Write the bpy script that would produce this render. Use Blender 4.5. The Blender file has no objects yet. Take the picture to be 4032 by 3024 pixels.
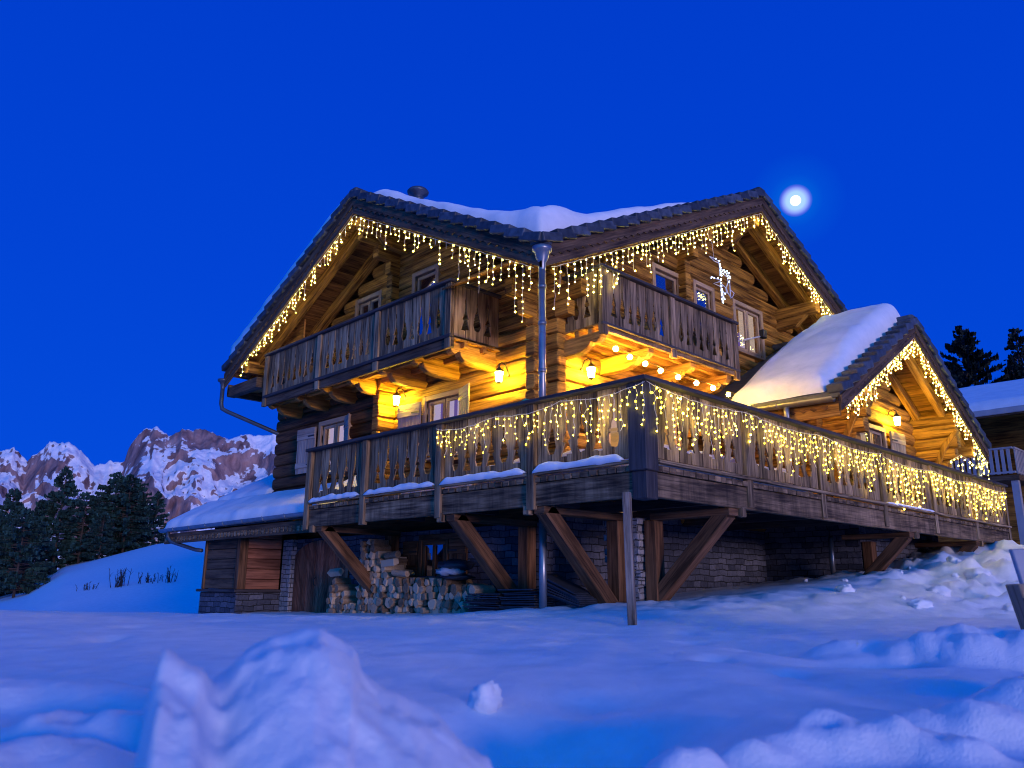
import bpy, bmesh, math, random
from mathutils import Vector, Matrix, noise
random.seed(7)
PI = math.pi
scene = bpy.context.scene
COL = scene.collection
V = Vector

# ------------------------------------------------------------------ camera frame
CAMP = V((-7.5637, -5.5440, 0.0))
TILT, ROLL, YAW = 0.249025, math.radians(0.4), 0.800766
HX, HY = math.cos(YAW), math.sin(YAW)
def sd(s, d, z=0.0):
    """ground point s metres to the right and d metres ahead of where the photographer kneels"""
    return V((CAMP.x + d*HX + s*HY, CAMP.y + d*HY - s*HX, z))
def to_sd(x, y):
    rx, ry = x-CAMP.x, y-CAMP.y
    return rx*HY - ry*HX, rx*HX + ry*HY
def sstep(a, b, x):
    if a == b: return 0.0 if x < a else 1.0
    t = max(0.0, min(1.0, (x-a)/(b-a))); return t*t*(3-2*t)
def lerp(a, b, t): return a+(b-a)*t
def table(xs, ys, x):
    if x <= xs[0]: return ys[0]
    for i in range(1, len(xs)):
        if x <= xs[i]:
            return lerp(ys[i-1], ys[i], (x-xs[i-1])/(xs[i]-xs[i-1]))
    return ys[-1]

# ------------------------------------------------------------------ mesh builder
class MB:
    def __init__(self):
        self.v, self.f, self.g, self.o, self.r, self.sm = [], [], [], [], [], []
    def add(self, verts, faces, grain=(0, 0, 1), smooth=False, off=None, rnd=None):
        b = len(self.v)
        self.v += [V(p) for p in verts]
        if off is None: off = (random.uniform(0, 50), random.uniform(0, 50))
        if rnd is None: rnd = random.random()
        g = V(grain).normalized()
        for f in faces:
            self.f.append([i+b for i in f]); self.g.append(g); self.o.append(off); self.r.append(rnd); self.sm.append(smooth)
        return self
    def hexa(self, p, grain=(0, 0, 1), **k):
        """8 corners: bottom loop 0-3, top loop 4-7"""
        return self.add(p, [(3, 2, 1, 0), (4, 5, 6, 7), (0, 1, 5, 4), (1, 2, 6, 5), (2, 3, 7, 6), (3, 0, 4, 7)], grain, **k)
    def box(self, x0, x1, y0, y1, z0, z1, grain=None, **k):
        if grain is None:
            d = [x1-x0, y1-y0, z1-z0]; m = d.index(max(d)); grain = [(1, 0, 0), (0, 1, 0), (0, 0, 1)][m]
        return self.hexa([(x0, y0, z0), (x1, y0, z0), (x1, y1, z0), (x0, y1, z0), (x0, y0, z1), (x1, y0, z1), (x1, y1, z1), (x0, y1, z1)], grain, **k)
    def beam(self, a, b, w, h, up=(0, 0, 1), **k):
        a, b = V(a), V(b); d = (b-a).normalized(); upv = V(up)
        s = d.cross(upv)
        if s.length < 1e-5: s = d.cross(V((1, 0, 0)))
        s.normalize(); u = s.cross(d).normalized()
        s = s*(w/2); u = u*(h/2)
        return self.hexa([a-s-u, a+s-u, b+s-u, b-s-u, a-s+u, a+s+u, b+s+u, b-s+u], d, **k)
    def prism(self, poly, e1, e2, n, origin, t, grain=None, **k):
        """polygon in (e1,e2) at origin, extruded t along n"""
        e1, e2, n, o = V(e1), V(e2), V(n), V(origin); N = len(poly)
        vs = [o+e1*p[0]+e2*p[1] for p in poly]; vs += [q+n*t for q in vs]
        fs = [tuple(range(N-1, -1, -1)), tuple(range(N, 2*N))]+[(i, (i+1) % N, N+(i+1) % N, N+i) for i in range(N)]
        if e1.cross(e2).dot(n) < 0: fs = [tuple(reversed(f)) for f in fs]
        return self.add(vs, fs, grain if grain is not None else e2, **k)
    def tube(self, pts, r, n=8, smooth=True, caps=True, **k):
        pts = [V(p) for p in pts]; N = len(pts); rs = r if isinstance(r, (list, tuple)) else [r]*N
        vs, fs = [], []
        prev = None
        for i, p in enumerate(pts):
            t = (pts[min(i+1, N-1)]-pts[max(i-1, 0)]).normalized()
            if prev is None:
                a = t.cross(V((0, 0, 1)))
                if a.length < .05: a = t.cross(V((1, 0, 0)))
            else:
                a = prev-t*prev.dot(t)
                if a.length < 1e-4: a = t.cross(V((0.3, .5, 1)))
            a.normalize(); prev = a; b = t.cross(a)
            for j in range(n):
                q = 2*PI*j/n; vs.append(p+a*(math.cos(q)*rs[i])+b*(math.sin(q)*rs[i]))
        for i in range(N-1):
            for j in range(n):
                fs.append((i*n+j, i*n+(j+1) % n, (i+1)*n+(j+1) % n, (i+1)*n+j))
        if caps:
            fs.append(tuple(range(n-1, -1, -1))); fs.append(tuple((N-1)*n+j for j in range(n)))
        return self.add(vs, fs, (pts[-1]-pts[0]) if (pts[-1]-pts[0]).length > 1e-6 else (0, 0, 1), smooth=smooth, **k)
    def lathe(self, prof, c, n=20, smooth=True, **k):
        c = V(c); vs, fs = [], []
        for r, z in prof:
            for j in range(n):
                q = 2*PI*j/n; vs.append(c+V((r*math.cos(q), r*math.sin(q), z)))
        for i in range(len(prof)-1):
            for j in range(n):
                fs.append((i*n+j, i*n+(j+1) % n, (i+1)*n+(j+1) % n, (i+1)*n+j))
        return self.add(vs, fs, (0, 0, 1), smooth=smooth, **k)
    def blob(self, c, rx, ry, rz, seed=0, amp=.15, fr=1.6, nu=14, nv=9, flat=None, rot=0, smooth=True, **k):
        c = V(c); vs, fs = [], []
        cr, sr = math.cos(rot), math.sin(rot)
        for i in range(nv+1):
            th = PI*i/nv
            for j in range(nu):
                ph = 2*PI*j/nu
                d = V((math.sin(th)*math.cos(ph), math.sin(th)*math.sin(ph), math.cos(th)))
                m = 1+amp*(noise.noise(d*fr+V((seed*3.1, seed*1.7, seed)))+.5*noise.noise(d*fr*2.7+V((seed, 5, seed*2))))
                p = V((d.x*rx*m, d.y*ry*m, d.z*rz*m))
                if flat is not None and p.z < flat: p.z = flat
                vs.append(c+V((p.x*cr-p.y*sr, p.x*sr+p.y*cr, p.z)))
        for i in range(nv):
            for j in range(nu):
                fs.append((i*nu+j, (i+1)*nu+j, (i+1)*nu+(j+1) % nu, i*nu+(j+1) % nu))
        return self.add(vs, fs, (1, 0, 0), smooth=smooth, **k)
    def build(self, name, mat, parent=None, bevel=0, seg=1):
        base = V((0, 0, 0))
        if parent is not None:
            p = parent
            while p is not None: base += p.location; p = p.parent
        me = bpy.data.meshes.new(name)
        me.from_pydata([tuple(q-base) for q in self.v], [], self.f)
        uv = me.uv_layers.new(name='UVMap')
        at = me.attributes.new('rnd', 'FLOAT', 'FACE')
        for i, pl in enumerate(me.polygons):
            g = self.g[i]; n = pl.normal
            if abs(n.dot(g)) > .93:
                a = V((1, 0, 0)) if abs(n.x) < .8 else V((0, 1, 0))
                u_ = (a-n*a.dot(n)).normalized(); w_ = n.cross(u_)
            else:
                u_ = (g-n*g.dot(n)).normalized(); w_ = n.cross(u_)
            o = self.o[i]
            for li in pl.loop_indices:
                q = self.v[me.loops[li].vertex_index]
                uv.data[li].uv = (q.dot(u_)+o[0], q.dot(w_)+o[1])
            pl.use_smooth = self.sm[i]
            at.data[i].value = self.r[i]
        me.materials.append(mat)
        o = bpy.data.objects.new(name, me); COL.objects.link(o)
        if parent is not None: o.parent = parent
        if bevel:
            m = o.modifiers.new('edge', 'BEVEL'); m.width = bevel; m.segments = seg; m.limit_method = 'ANGLE'; m.angle_limit = .6
        return o

def tag(o, label=None, cat=None, group=None, kind=None):
    if label: o['label'] = label
    if cat: o['category'] = cat
    if group: o['group'] = group
    if kind: o['kind'] = kind
    return o
def thing(name, label, cat, loc=(0, 0, 0), group=None):
    o = bpy.data.objects.new(name, None); COL.objects.link(o); o.location = loc
    o.empty_display_size = .2
    return tag(o, label, cat, group)
def holder(name, parent):
    """an inner part that only parents its own sub-parts"""
    o = bpy.data.objects.new(name, None); COL.objects.link(o); o.parent = parent; return o
def copy_thing(root):
    r = root.copy(); COL.objects.link(r)
    for ch in list(root.children):
        c = ch.copy(); COL.objects.link(c); c.parent = r
    return r

# ------------------------------------------------------------------ materials
def newmat(name):
    m = bpy.data.materials.new(name); m.use_nodes = True
    nt = m.node_tree; nt.nodes.clear()
    out = nt.nodes.new('ShaderNodeOutputMaterial')
    return m, nt, out
def N(nt, t, **k):
    n = nt.nodes.new(t)
    for a, b in k.items():
        if a.startswith('i_'):
            key = a[2:].replace('_', ' ')
            n.inputs[key].default_value = b
        else: setattr(n, a, b)
    return n
def L(nt, a, b): nt.links.new(a, b)
def ramp(nt, stops):
    r = nt.nodes.new('ShaderNodeValToRGB'); e = r.color_ramp.elements
    while len(e) < len(stops): e.new(.5)
    for i, (p, c) in enumerate(stops):
        e[i].position = p; e[i].color = (c[0], c[1], c[2], 1)
    return r
def wood(name, dark, light, fine=26.0, rough=.75, bump=.35, var=.35, streak=0.0, cracks=.35):
    m, nt, out = newmat(name)
    b = N(nt, 'ShaderNodeBsdfPrincipled'); L(nt, b.outputs[0], out.inputs[0])
    b.inputs['Roughness'].default_value = rough
    b.inputs['Specular IOR Level'].default_value = .25
    uv = N(nt, 'ShaderNodeUVMap', uv_map='UVMap')
    def mp(sx, sy):
        k = N(nt, 'ShaderNodeMapping'); k.inputs['Scale'].default_value = (sx, sy, 1); L(nt, uv.outputs[0], k.inputs[0]); return k
    n1 = N(nt, 'ShaderNodeTexNoise', i_Scale=1.0, i_Detail=6.0, i_Roughness=.65); L(nt, mp(1.3, fine).outputs[0], n1.inputs['Vector'])
    n2 = N(nt, 'ShaderNodeTexNoise', i_Scale=1.0, i_Detail=4.0, i_Distortion=.6); L(nt, mp(.9, 4.5).outputs[0], n2.inputs['Vector'])
    n3 = N(nt, 'ShaderNodeTexNoise', i_Scale=1.0, i_Detail=3.0); L(nt, mp(.5, 60).outputs[0], n3.inputs['Vector'])
    mx = N(nt, 'ShaderNodeMath', operation='ADD'); mx.use_clamp = False
    m1 = N(nt, 'ShaderNodeMath', operation='MULTIPLY'); m1.inputs[1].default_value = .55; L(nt, n1.outputs[0], m1.inputs[0])
    m2 = N(nt, 'ShaderNodeMath', operation='MULTIPLY'); m2.inputs[1].default_value = .45; L(nt, n2.outputs[0], m2.inputs[0])
    L(nt, m1.outputs[0], mx.inputs[0]); L(nt, m2.outputs[0], mx.inputs[1])
    r = ramp(nt, [(.40, dark), (.60, light)]); L(nt, mx.outputs[0], r.inputs[0])
    # cracks: thin dark lines along the grain
    cr = ramp(nt, [(.36, (1-cracks,)*3), (.43, (1, 1, 1))]); L(nt, n3.outputs[0], cr.inputs[0])
    mul = N(nt, 'ShaderNodeMix', data_type='RGBA', blend_type='MULTIPLY'); mul.inputs[0].default_value = 1
    L(nt, r.outputs[0], mul.inputs[6]); L(nt, cr.outputs[0], mul.inputs[7])
    at = N(nt, 'ShaderNodeAttribute', attribute_name='rnd')
    mr = N(nt, 'ShaderNodeMapRange'); mr.inputs[3].default_value = 1-var; mr.inputs[4].default_value = 1+var*.7
    L(nt, at.outputs['Fac'], mr.inputs[0])
    hs = N(nt, 'ShaderNodeHueSaturation'); L(nt, mul.outputs[2], hs.inputs['Color']); L(nt, mr.outputs[0], hs.inputs['Value'])
    last = hs.outputs[0]
    if streak:
        ge = N(nt, 'ShaderNodeNewGeometry')
        mpp = N(nt, 'ShaderNodeMapping'); mpp.inputs['Scale'].default_value = (5.5, 5.5, .5); L(nt, ge.outputs['Position'], mpp.inputs[0])
        ns = N(nt, 'ShaderNodeTexNoise', i_Scale=1.0, i_Detail=4.0, i_Roughness=.7); L(nt, mpp.outputs[0], ns.inputs['Vector'])
        rs = ramp(nt, [(.38, (1-streak,)*3), (.56, (1, 1, 1)), (.75, (1.25, 1.25, 1.22))]); L(nt, ns.outputs[0], rs.inputs[0])
        m3 = N(nt, 'ShaderNodeMix', data_type='RGBA', blend_type='MULTIPLY'); m3.inputs[0].default_value = 1
        L(nt, last, m3.inputs[6]); L(nt, rs.outputs[0], m3.inputs[7]); last = m3.outputs[2]
    L(nt, last, b.inputs['Base Color'])
    bp = N(nt, 'ShaderNodeBump', i_Strength=bump, i_Distance=.012); L(nt, mx.outputs[0], bp.inputs['Height']); L(nt, bp.outputs[0], b.inputs['Normal'])
    return m
def plain(name, col, rough=.5, metal=0.0, spec=.5, noise_amt=0.25, scale=6.0, bump=0.0):
    m, nt, out = newmat(name)
    b = N(nt, 'ShaderNodeBsdfPrincipled'); L(nt, b.outputs[0], out.inputs[0])
    b.inputs['Roughness'].default_value = rough; b.inputs['Metallic'].default_value = metal; b.inputs['Specular IOR Level'].default_value = spec
    ge = N(nt, 'ShaderNodeNewGeometry')
    n = N(nt, 'ShaderNodeTexNoise', i_Scale=scale, i_Detail=5.0); L(nt, ge.outputs['Position'], n.inputs['Vector'])
    r = ramp(nt, [(.3, [c*(1-noise_amt) for c in col]), (.7, [c*(1+noise_amt) for c in col])]); L(nt, n.outputs[0], r.inputs[0])
    at = N(nt, 'ShaderNodeAttribute', attribute_name='rnd')
    mr = N(nt, 'ShaderNodeMapRange'); mr.inputs[3].default_value = 1-noise_amt; mr.inputs[4].default_value = 1+noise_amt*.6
    L(nt, at.outputs['Fac'], mr.inputs[0])
    hs = N(nt, 'ShaderNodeHueSaturation'); L(nt, r.outputs[0], hs.inputs['Color']); L(nt, mr.outputs[0], hs.inputs['Value'])
    L(nt, hs.outputs[0], b.inputs['Base Color'])
    if bump:
        bp = N(nt, 'ShaderNodeBump', i_Strength=bump, i_Distance=.02); L(nt, n.outputs[0], bp.inputs['Height']); L(nt, bp.outputs[0], b.inputs['Normal'])
    return m
def emit(name, col, strength, mix=1.0):
    m, nt, out = newmat(name)
    e = N(nt, 'ShaderNodeEmission', i_Strength=strength); e.inputs[0].default_value = (*col, 1)
    L(nt, e.outputs[0], out.inputs[0]); return m
def snowmat(name, fine=1.0, disp=.5, scale=5.0):
    m, nt, out = newmat(name)
    b = N(nt, 'ShaderNodeBsdfPrincipled'); L(nt, b.outputs[0], out.inputs[0])
    b.inputs['Roughness'].default_value = .75; b.inputs['Specular IOR Level'].default_value = .2
    ge = N(nt, 'ShaderNodeNewGeometry')
    n1 = N(nt, 'ShaderNodeTexNoise', i_Scale=scale, i_Detail=8.0, i_Roughness=.6); L(nt, ge.outputs['Position'], n1.inputs['Vector'])
    n2 = N(nt, 'ShaderNodeTexNoise', i_Scale=160.0, i_Detail=2.0); L(nt, ge.outputs['Position'], n2.inputs['Vector'])
    r = ramp(nt, [(.35, (.78, .80, .84)), (.65, (.90, .90, .93))]); L(nt, n1.outputs[0], r.inputs[0]); L(nt, r.outputs[0], b.inputs['Base Color'])
    ad = N(nt, 'ShaderNodeMath', operation='MULTIPLY_ADD'); ad.inputs[1].default_value = .12*fine; L(nt, n2.outputs[0], ad.inputs[0]); L(nt, n1.outputs[0], ad.inputs[2])
    bp = N(nt, 'ShaderNodeBump', i_Strength=disp, i_Distance=.03); L(nt, ad.outputs[0], bp.inputs['Height']); L(nt, bp.outputs[0], b.inputs['Normal'])
    return m
def stone(name, c1, c2, mortar, bw=.34, bh=.115):
    m, nt, out = newmat(name)
    b = N(nt, 'ShaderNodeBsdfPrincipled'); L(nt, b.outputs[0], out.inputs[0]); b.inputs['Roughness'].default_value = .85; b.inputs['Specular IOR Level'].default_value = .2
    uv = N(nt, 'ShaderNodeUVMap', uv_map='UVMap')
    nd = N(nt, 'ShaderNodeTexNoise', i_Scale=3.0, i_Detail=3.0); L(nt, uv.outputs[0], nd.inputs['Vector'])
    sub = N(nt, 'ShaderNodeVectorMath', operation='MULTIPLY_ADD'); sub.inputs[1].default_value = (.10, .085, 0)
    L(nt, nd.outputs['Color'], sub.inputs[0]); L(nt, uv.outputs[0], sub.inputs[2])
    br = N(nt, 'ShaderNodeTexBrick'); br.offset = .43; br.squash = .7; br.squash_frequency = 3
    br.inputs['Scale'].default_value = 1.0; br.inputs['Mortar Size'].default_value = .008; br.inputs['Mortar Smooth'].default_value = .3
    br.inputs['Brick Width'].default_value = bw; br.inputs['Row Height'].default_value = bh; br.inputs['Bias'].default_value = 0
    br.inputs['Color1'].default_value = (*c1, 1); br.inputs['Color2'].default_value = (*c2, 1); br.inputs['Mortar'].default_value = (*mortar, 1)
    L(nt, sub.outputs[0], br.inputs['Vector'])
    n = N(nt, 'ShaderNodeTexNoise', i_Scale=14.0, i_Detail=6.0, i_Roughness=.7); L(nt, uv.outputs[0], n.inputs['Vector'])
    rr = ramp(nt, [(.3, (.6, .6, .62)), (.7, (1.25, 1.22, 1.2))]); L(nt, n.outputs[0], rr.inputs[0])
    mx = N(nt, 'ShaderNodeMix', data_type='RGBA', blend_type='MULTIPLY'); mx.inputs[0].default_value = 1
    L(nt, br.outputs['Color'], mx.inputs[6]); L(nt, rr.outputs[0], mx.inputs[7]); L(nt, mx.outputs[2], b.inputs['Base Color'])
    inv = N(nt, 'ShaderNodeMath', operation='MULTIPLY_ADD'); inv.inputs[1].default_value = -1.0; L(nt, br.outputs['Fac'], inv.inputs[0]); L(nt, n.outputs[0], inv.inputs[2])
    bp = N(nt, 'ShaderNodeBump', i_Strength=.9, i_Distance=.03); L(nt, inv.outputs[0], bp.inputs['Height']); L(nt, bp.outputs[0], b.inputs['Normal'])
    return m

M = {}
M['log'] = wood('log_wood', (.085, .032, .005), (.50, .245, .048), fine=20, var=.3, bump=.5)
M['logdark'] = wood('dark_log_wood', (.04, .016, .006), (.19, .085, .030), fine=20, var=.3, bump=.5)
M['soffit'] = wood('soffit_boards', (.08, .032, .006), (.36, .165, .038), fine=20, var=.35, bump=.3)
M['beam'] = wood('beam_wood', (.18, .075, .014), (.58, .29, .070), fine=18, var=.15, bump=.4)
M['grey'] = wood('weathered_grey_boards', (.055, .030, .015), (.44, .30, .17), fine=24, var=.45, bump=.6, cracks=.55)
M['rim'] = wood('stained_rim_boards', (.055, .031, .017), (.37, .24, .135), fine=24, var=.35, bump=.6, streak=.45, cracks=.5)
M['barge'] = wood('dark_bargeboard', (.04, .023, .014), (.17, .105, .062), fine=24, var=.2, bump=.6)
M['cap'] = wood('dark_handrail', (.035, .03, .035), (.09, .078, .08), fine=20, var=.2)
M['red'] = wood('reddish_timber', (.055, .025, .011), (.24, .115, .055), fine=16, var=.2, bump=.5, cracks=.6)
M['frame'] = wood('window_frame_wood', (.30, .20, .13), (.48, .34, .23), fine=20, var=.1, bump=.15)
M['shut'] = wood('shutter_wood', (.28, .22, .19), (.43, .35, .30), fine=22, var=.12, bump=.3)
M['shutwarm'] = wood('warm_shutter_wood', (.32, .24, .15), (.5, .40, .26), fine=22, var=.12, bump=.3)
M['door'] = wood('garage_door_boards', (.16, .055, .03), (.46, .185, .105), fine=20, var=.5, bump=.6)
M['post'] = wood('pale_stake_wood', (.10, .068, .05), (.46, .37, .30), fine=14, var=.1, bump=.6)
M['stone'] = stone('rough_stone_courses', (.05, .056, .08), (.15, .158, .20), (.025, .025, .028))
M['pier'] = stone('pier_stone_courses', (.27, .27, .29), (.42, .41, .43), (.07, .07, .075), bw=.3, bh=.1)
M['tile'] = plain('roof_tile', (.05, .062, .08), rough=.55, noise_amt=.5, scale=9)
M['slate'] = plain('stored_tile', (.035, .04, .055), rough=.5, noise_amt=.4, scale=9)
M['zinc'] = plain('zinc_metal', (.30, .31, .33), rough=.35, metal=.75, noise_amt=.15)
M['zincdark'] = plain('dark_zinc', (.10, .115, .14), rough=.4, metal=.6, noise_amt=.15)
M['iron'] = plain('black_iron', (.02, .02, .02), rough=.5, noise_amt=.2)
M['white'] = plain('white_paint', (.7, .7, .72), rough=.5, noise_amt=.1)
M['wire'] = plain('pale_wire', (.75, .68, .55), rough=.5, noise_amt=.1)
M['snow'] = snowmat('snow', 1.6, .6, 5.0)
M['roofsnow'] = snowmat('settled_roof_snow', .6, .35, 3.0)
M['bark'] = plain('bark', (.07, .055, .05), rough=.9, noise_amt=.4, scale=4)
M['needle'] = plain('pine_needles', (.018, .060, .058), rough=.8, spec=.2, noise_amt=.6, scale=1.2)
M['needle2'] = plain('dark_needles', (.008, .018, .018), rough=.8, spec=.2, noise_amt=.6, scale=1.2)
M['twig'] = plain('bare_twigs', (.04, .03, .035), rough=.9, noise_amt=.3)
M['tarp'] = plain('dark_tarpaulin', (.03, .035, .05), rough=.45, noise_amt=.3, bump=.4, scale=12)
M['sack'] = plain('white_sack', (.6, .6, .64), rough=.6, noise_amt=.2)
M['green'] = plain('green_cloth', (.03, .30, .18), rough=.7, noise_amt=.2)
M['plank'] = plain('grey_painted_board', (.36, .36, .40), rough=.7, noise_amt=.1, scale=3)
M['curtain'] = emit('curtain_lit_from_the_room', (1.0, .74, .62), .62)
M['room'] = emit('lit_room', (1.0, .52, .18), .55)
M['glow'] = emit('lantern_glow', (1.0, .66, .03), 640.0)
def bulbmat(name, col, lo, hi):
    m, nt, out = newmat(name)
    e = N(nt, 'ShaderNodeEmission'); e.inputs[0].default_value = (*col, 1)
    ge = N(nt, 'ShaderNodeNewGeometry'); oi = N(nt, 'ShaderNodeObjectInfo')
    a = N(nt, 'ShaderNodeMath', operation='ADD'); L(nt, ge.outputs['Random Per Island'], a.inputs[0]); L(nt, oi.outputs['Random'], a.inputs[1])
    f = N(nt, 'ShaderNodeMath', operation='FRACT'); L(nt, a.outputs[0], f.inputs[0])
    p = N(nt, 'ShaderNodeMath', operation='POWER'); p.inputs[1].default_value = 1.8; L(nt, f.outputs[0], p.inputs[0])
    r = N(nt, 'ShaderNodeMapRange'); r.inputs[3].default_value = lo; r.inputs[4].default_value = hi; L(nt, p.outputs[0], r.inputs[0]); L(nt, r.outputs[0], e.inputs[1])
    L(nt, e.outputs[0], out.inputs[0]); return m
M['bulb'] = bulbmat('warm_bulb', (1.0, .82, .11), 9.0, 100.0)
M['bulbdeck'] = bulbmat('warm_deck_bulb', (1.0, .77, .04), 7.0, 62.0)
M['globe'] = emit('globe_bulb', (1.0, .54, .07), 430.0)
M['blueled'] = emit('blue_white_bulb', (.62, .80, 1.0), 5.0)
M['moon'] = emit('moonlit_disc', (1.0, 1.0, 1.0), 1.5)
def firewood_mat():
    m, nt, out = newmat('split_firewood')
    b = N(nt, 'ShaderNodeBsdfPrincipled'); L(nt, b.outputs[0], out.inputs[0]); b.inputs['Roughness'].default_value = .85
    oi = N(nt, 'ShaderNodeObjectInfo'); ge = N(nt, 'ShaderNodeNewGeometry')
    n = N(nt, 'ShaderNodeTexNoise', i_Scale=22.0, i_Detail=5.0, i_Roughness=.7); L(nt, ge.outputs['Position'], n.inputs['Vector'])
    a = N(nt, 'ShaderNodeMath', operation='MULTIPLY_ADD'); a.inputs[1].default_value = .75; L(nt, oi.outputs['Random'], a.inputs[0])
    ms = N(nt, 'ShaderNodeMath', operation='MULTIPLY'); ms.inputs[1].default_value = .6; L(nt, n.outputs[0], ms.inputs[0]); L(nt, ms.outputs[0], a.inputs[2])
    r = ramp(nt, [(.25, (.13, .075, .04)), (.6, (.38, .26, .165)), (.95, (.62, .48, .34))]); L(nt, a.outputs[0], r.inputs[0]); L(nt, r.outputs[0], b.inputs['Base Color'])
    bp = N(nt, 'ShaderNodeBump', i_Strength=.5, i_Distance=.02); L(nt, n.outputs[0], bp.inputs['Height']); L(nt, bp.outputs[0], b.inputs['Normal'])
    return m
M['firewood'] = firewood_mat()
def glassmat():
    m, nt, out = newmat('window_glass')
    t = N(nt, 'ShaderNodeBsdfTransparent'); g = N(nt, 'ShaderNodeBsdfGlossy', i_Roughness=.03)
    g.inputs[0].default_value = (.9, .93, 1, 1)
    mx = N(nt, 'ShaderNodeMixShader'); mx.inputs[0].default_value = .22
    L(nt, t.outputs[0], mx.inputs[1]); L(nt, g.outputs[0], mx.inputs[2]); L(nt, mx.outputs[0], out.inputs[0]); return m
M['glass'] = glassmat()
def darkglass():
    m, nt, out = newmat('dark_window_glass')
    b = N(nt, 'ShaderNodeBsdfPrincipled'); b.inputs['Base Color'].default_value = (.01, .012, .02, 1); b.inputs['Roughness'].default_value = .05
    g = N(nt, 'ShaderNodeBsdfGlossy', i_Roughness=.04); g.inputs[0].default_value = (.9, .93, 1, 1)
    mx = N(nt, 'ShaderNodeMixShader'); mx.inputs[0].default_value = .38
    L(nt, b.outputs[0], mx.inputs[1]); L(nt, g.outputs[0], mx.inputs[2]); L(nt, mx.outputs[0], out.inputs[0]); return m
M['darkglass'] = darkglass()

# ------------------------------------------------------------------ world, sun, camera
MOON_DIR = V((0.8185, 0.3759, 0.4344)).normalized()
w = bpy.data.worlds.new('World'); scene.world = w; w.use_nodes = True
nt = w.node_tree; nt.nodes.clear()
out = N(nt, 'ShaderNodeOutputWorld'); bg = N(nt, 'ShaderNodeBackground', i_Strength=1.0); L(nt, bg.outputs[0], out.inputs[0])
tc = N(nt, 'ShaderNodeTexCoord'); sx = N(nt, 'ShaderNodeSeparateXYZ'); L(nt, tc.outputs['Generated'], sx.inputs[0])
sky = ramp(nt, [(0.0, (.0, .060, .56)), (.10, (.0, .070, .71)), (.35, (.0, .056, .66)), (.75, (.0, .042, .58)), (1.0, (.0, .034, .50))]); L(nt, sx.outputs[2], sky.inputs[0])
ns = N(nt, 'ShaderNodeTexSky', sky_type='NISHITA', sun_disc=False, sun_elevation=math.radians(1.0), sun_rotation=math.radians(200))
nsm = N(nt, 'ShaderNodeMix', data_type='RGBA', blend_type='MULTIPLY'); nsm.inputs[0].default_value = 1; L(nt, ns.outputs[0], nsm.inputs[6]); nsm.inputs[7].default_value = (.0006, .0012, .003, 1)
ad0 = N(nt, 'ShaderNodeMix', data_type='RGBA', blend_type='ADD'); ad0.inputs[0].default_value = 1; L(nt, sky.outputs[0], ad0.inputs[6]); L(nt, nsm.outputs[2], ad0.inputs[7])
dp = N(nt, 'ShaderNodeVectorMath', operation='DOT_PRODUCT'); L(nt, tc.outputs['Generated'], dp.inputs[0]); dp.inputs[1].default_value = MOON_DIR
ac = N(nt, 'ShaderNodeMath', operation='ARCCOSINE'); L(nt, dp.outputs['Value'], ac.inputs[0])
sc10 = N(nt, 'ShaderNodeMath', operation='MULTIPLY'); sc10.inputs[1].default_value = 10.0; L(nt, ac.outputs[0], sc10.inputs[0])
halo = ramp(nt, [(.0, (.45, .72, .42)), (.10, (.42, .62, .42)), (.135, (.27, .33, .36)), (.165, (.09, .09, .17)), (.185, (.0, .05, .06)), (.30, (.0, .02, .03)), (.55, (0, 0, 0))])
L(nt, sc10.outputs[0], halo.inputs[0])
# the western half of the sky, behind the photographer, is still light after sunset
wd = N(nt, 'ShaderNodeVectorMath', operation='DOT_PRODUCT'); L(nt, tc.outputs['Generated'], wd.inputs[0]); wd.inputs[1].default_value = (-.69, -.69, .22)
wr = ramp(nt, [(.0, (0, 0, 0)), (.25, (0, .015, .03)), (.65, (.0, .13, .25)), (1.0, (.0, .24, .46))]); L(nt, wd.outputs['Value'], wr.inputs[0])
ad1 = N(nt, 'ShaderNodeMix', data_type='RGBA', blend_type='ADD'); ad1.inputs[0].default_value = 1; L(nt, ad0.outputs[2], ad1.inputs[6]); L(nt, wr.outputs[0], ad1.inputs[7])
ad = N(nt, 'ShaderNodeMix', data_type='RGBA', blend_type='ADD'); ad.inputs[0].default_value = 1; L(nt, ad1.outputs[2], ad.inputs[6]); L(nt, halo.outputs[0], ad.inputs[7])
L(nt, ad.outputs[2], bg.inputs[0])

sl = bpy.data.lights.new('sun', 'SUN'); sl.energy = 1.45; sl.color = (1.0, .76, .96); sl.angle = math.radians(12)
so = bpy.data.objects.new('sun', sl); COL.objects.link(so)
SAZ, SEL = math.radians(74), math.radians(2.8)     # the way the afterglow travels
sdir = V((math.cos(SAZ)*math.cos(SEL), math.sin(SAZ)*math.cos(SEL), -math.sin(SEL)))
so.rotation_euler = sdir.to_track_quat('-Z', 'Y').to_euler(); so.location = (-30, -40, 30)

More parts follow.
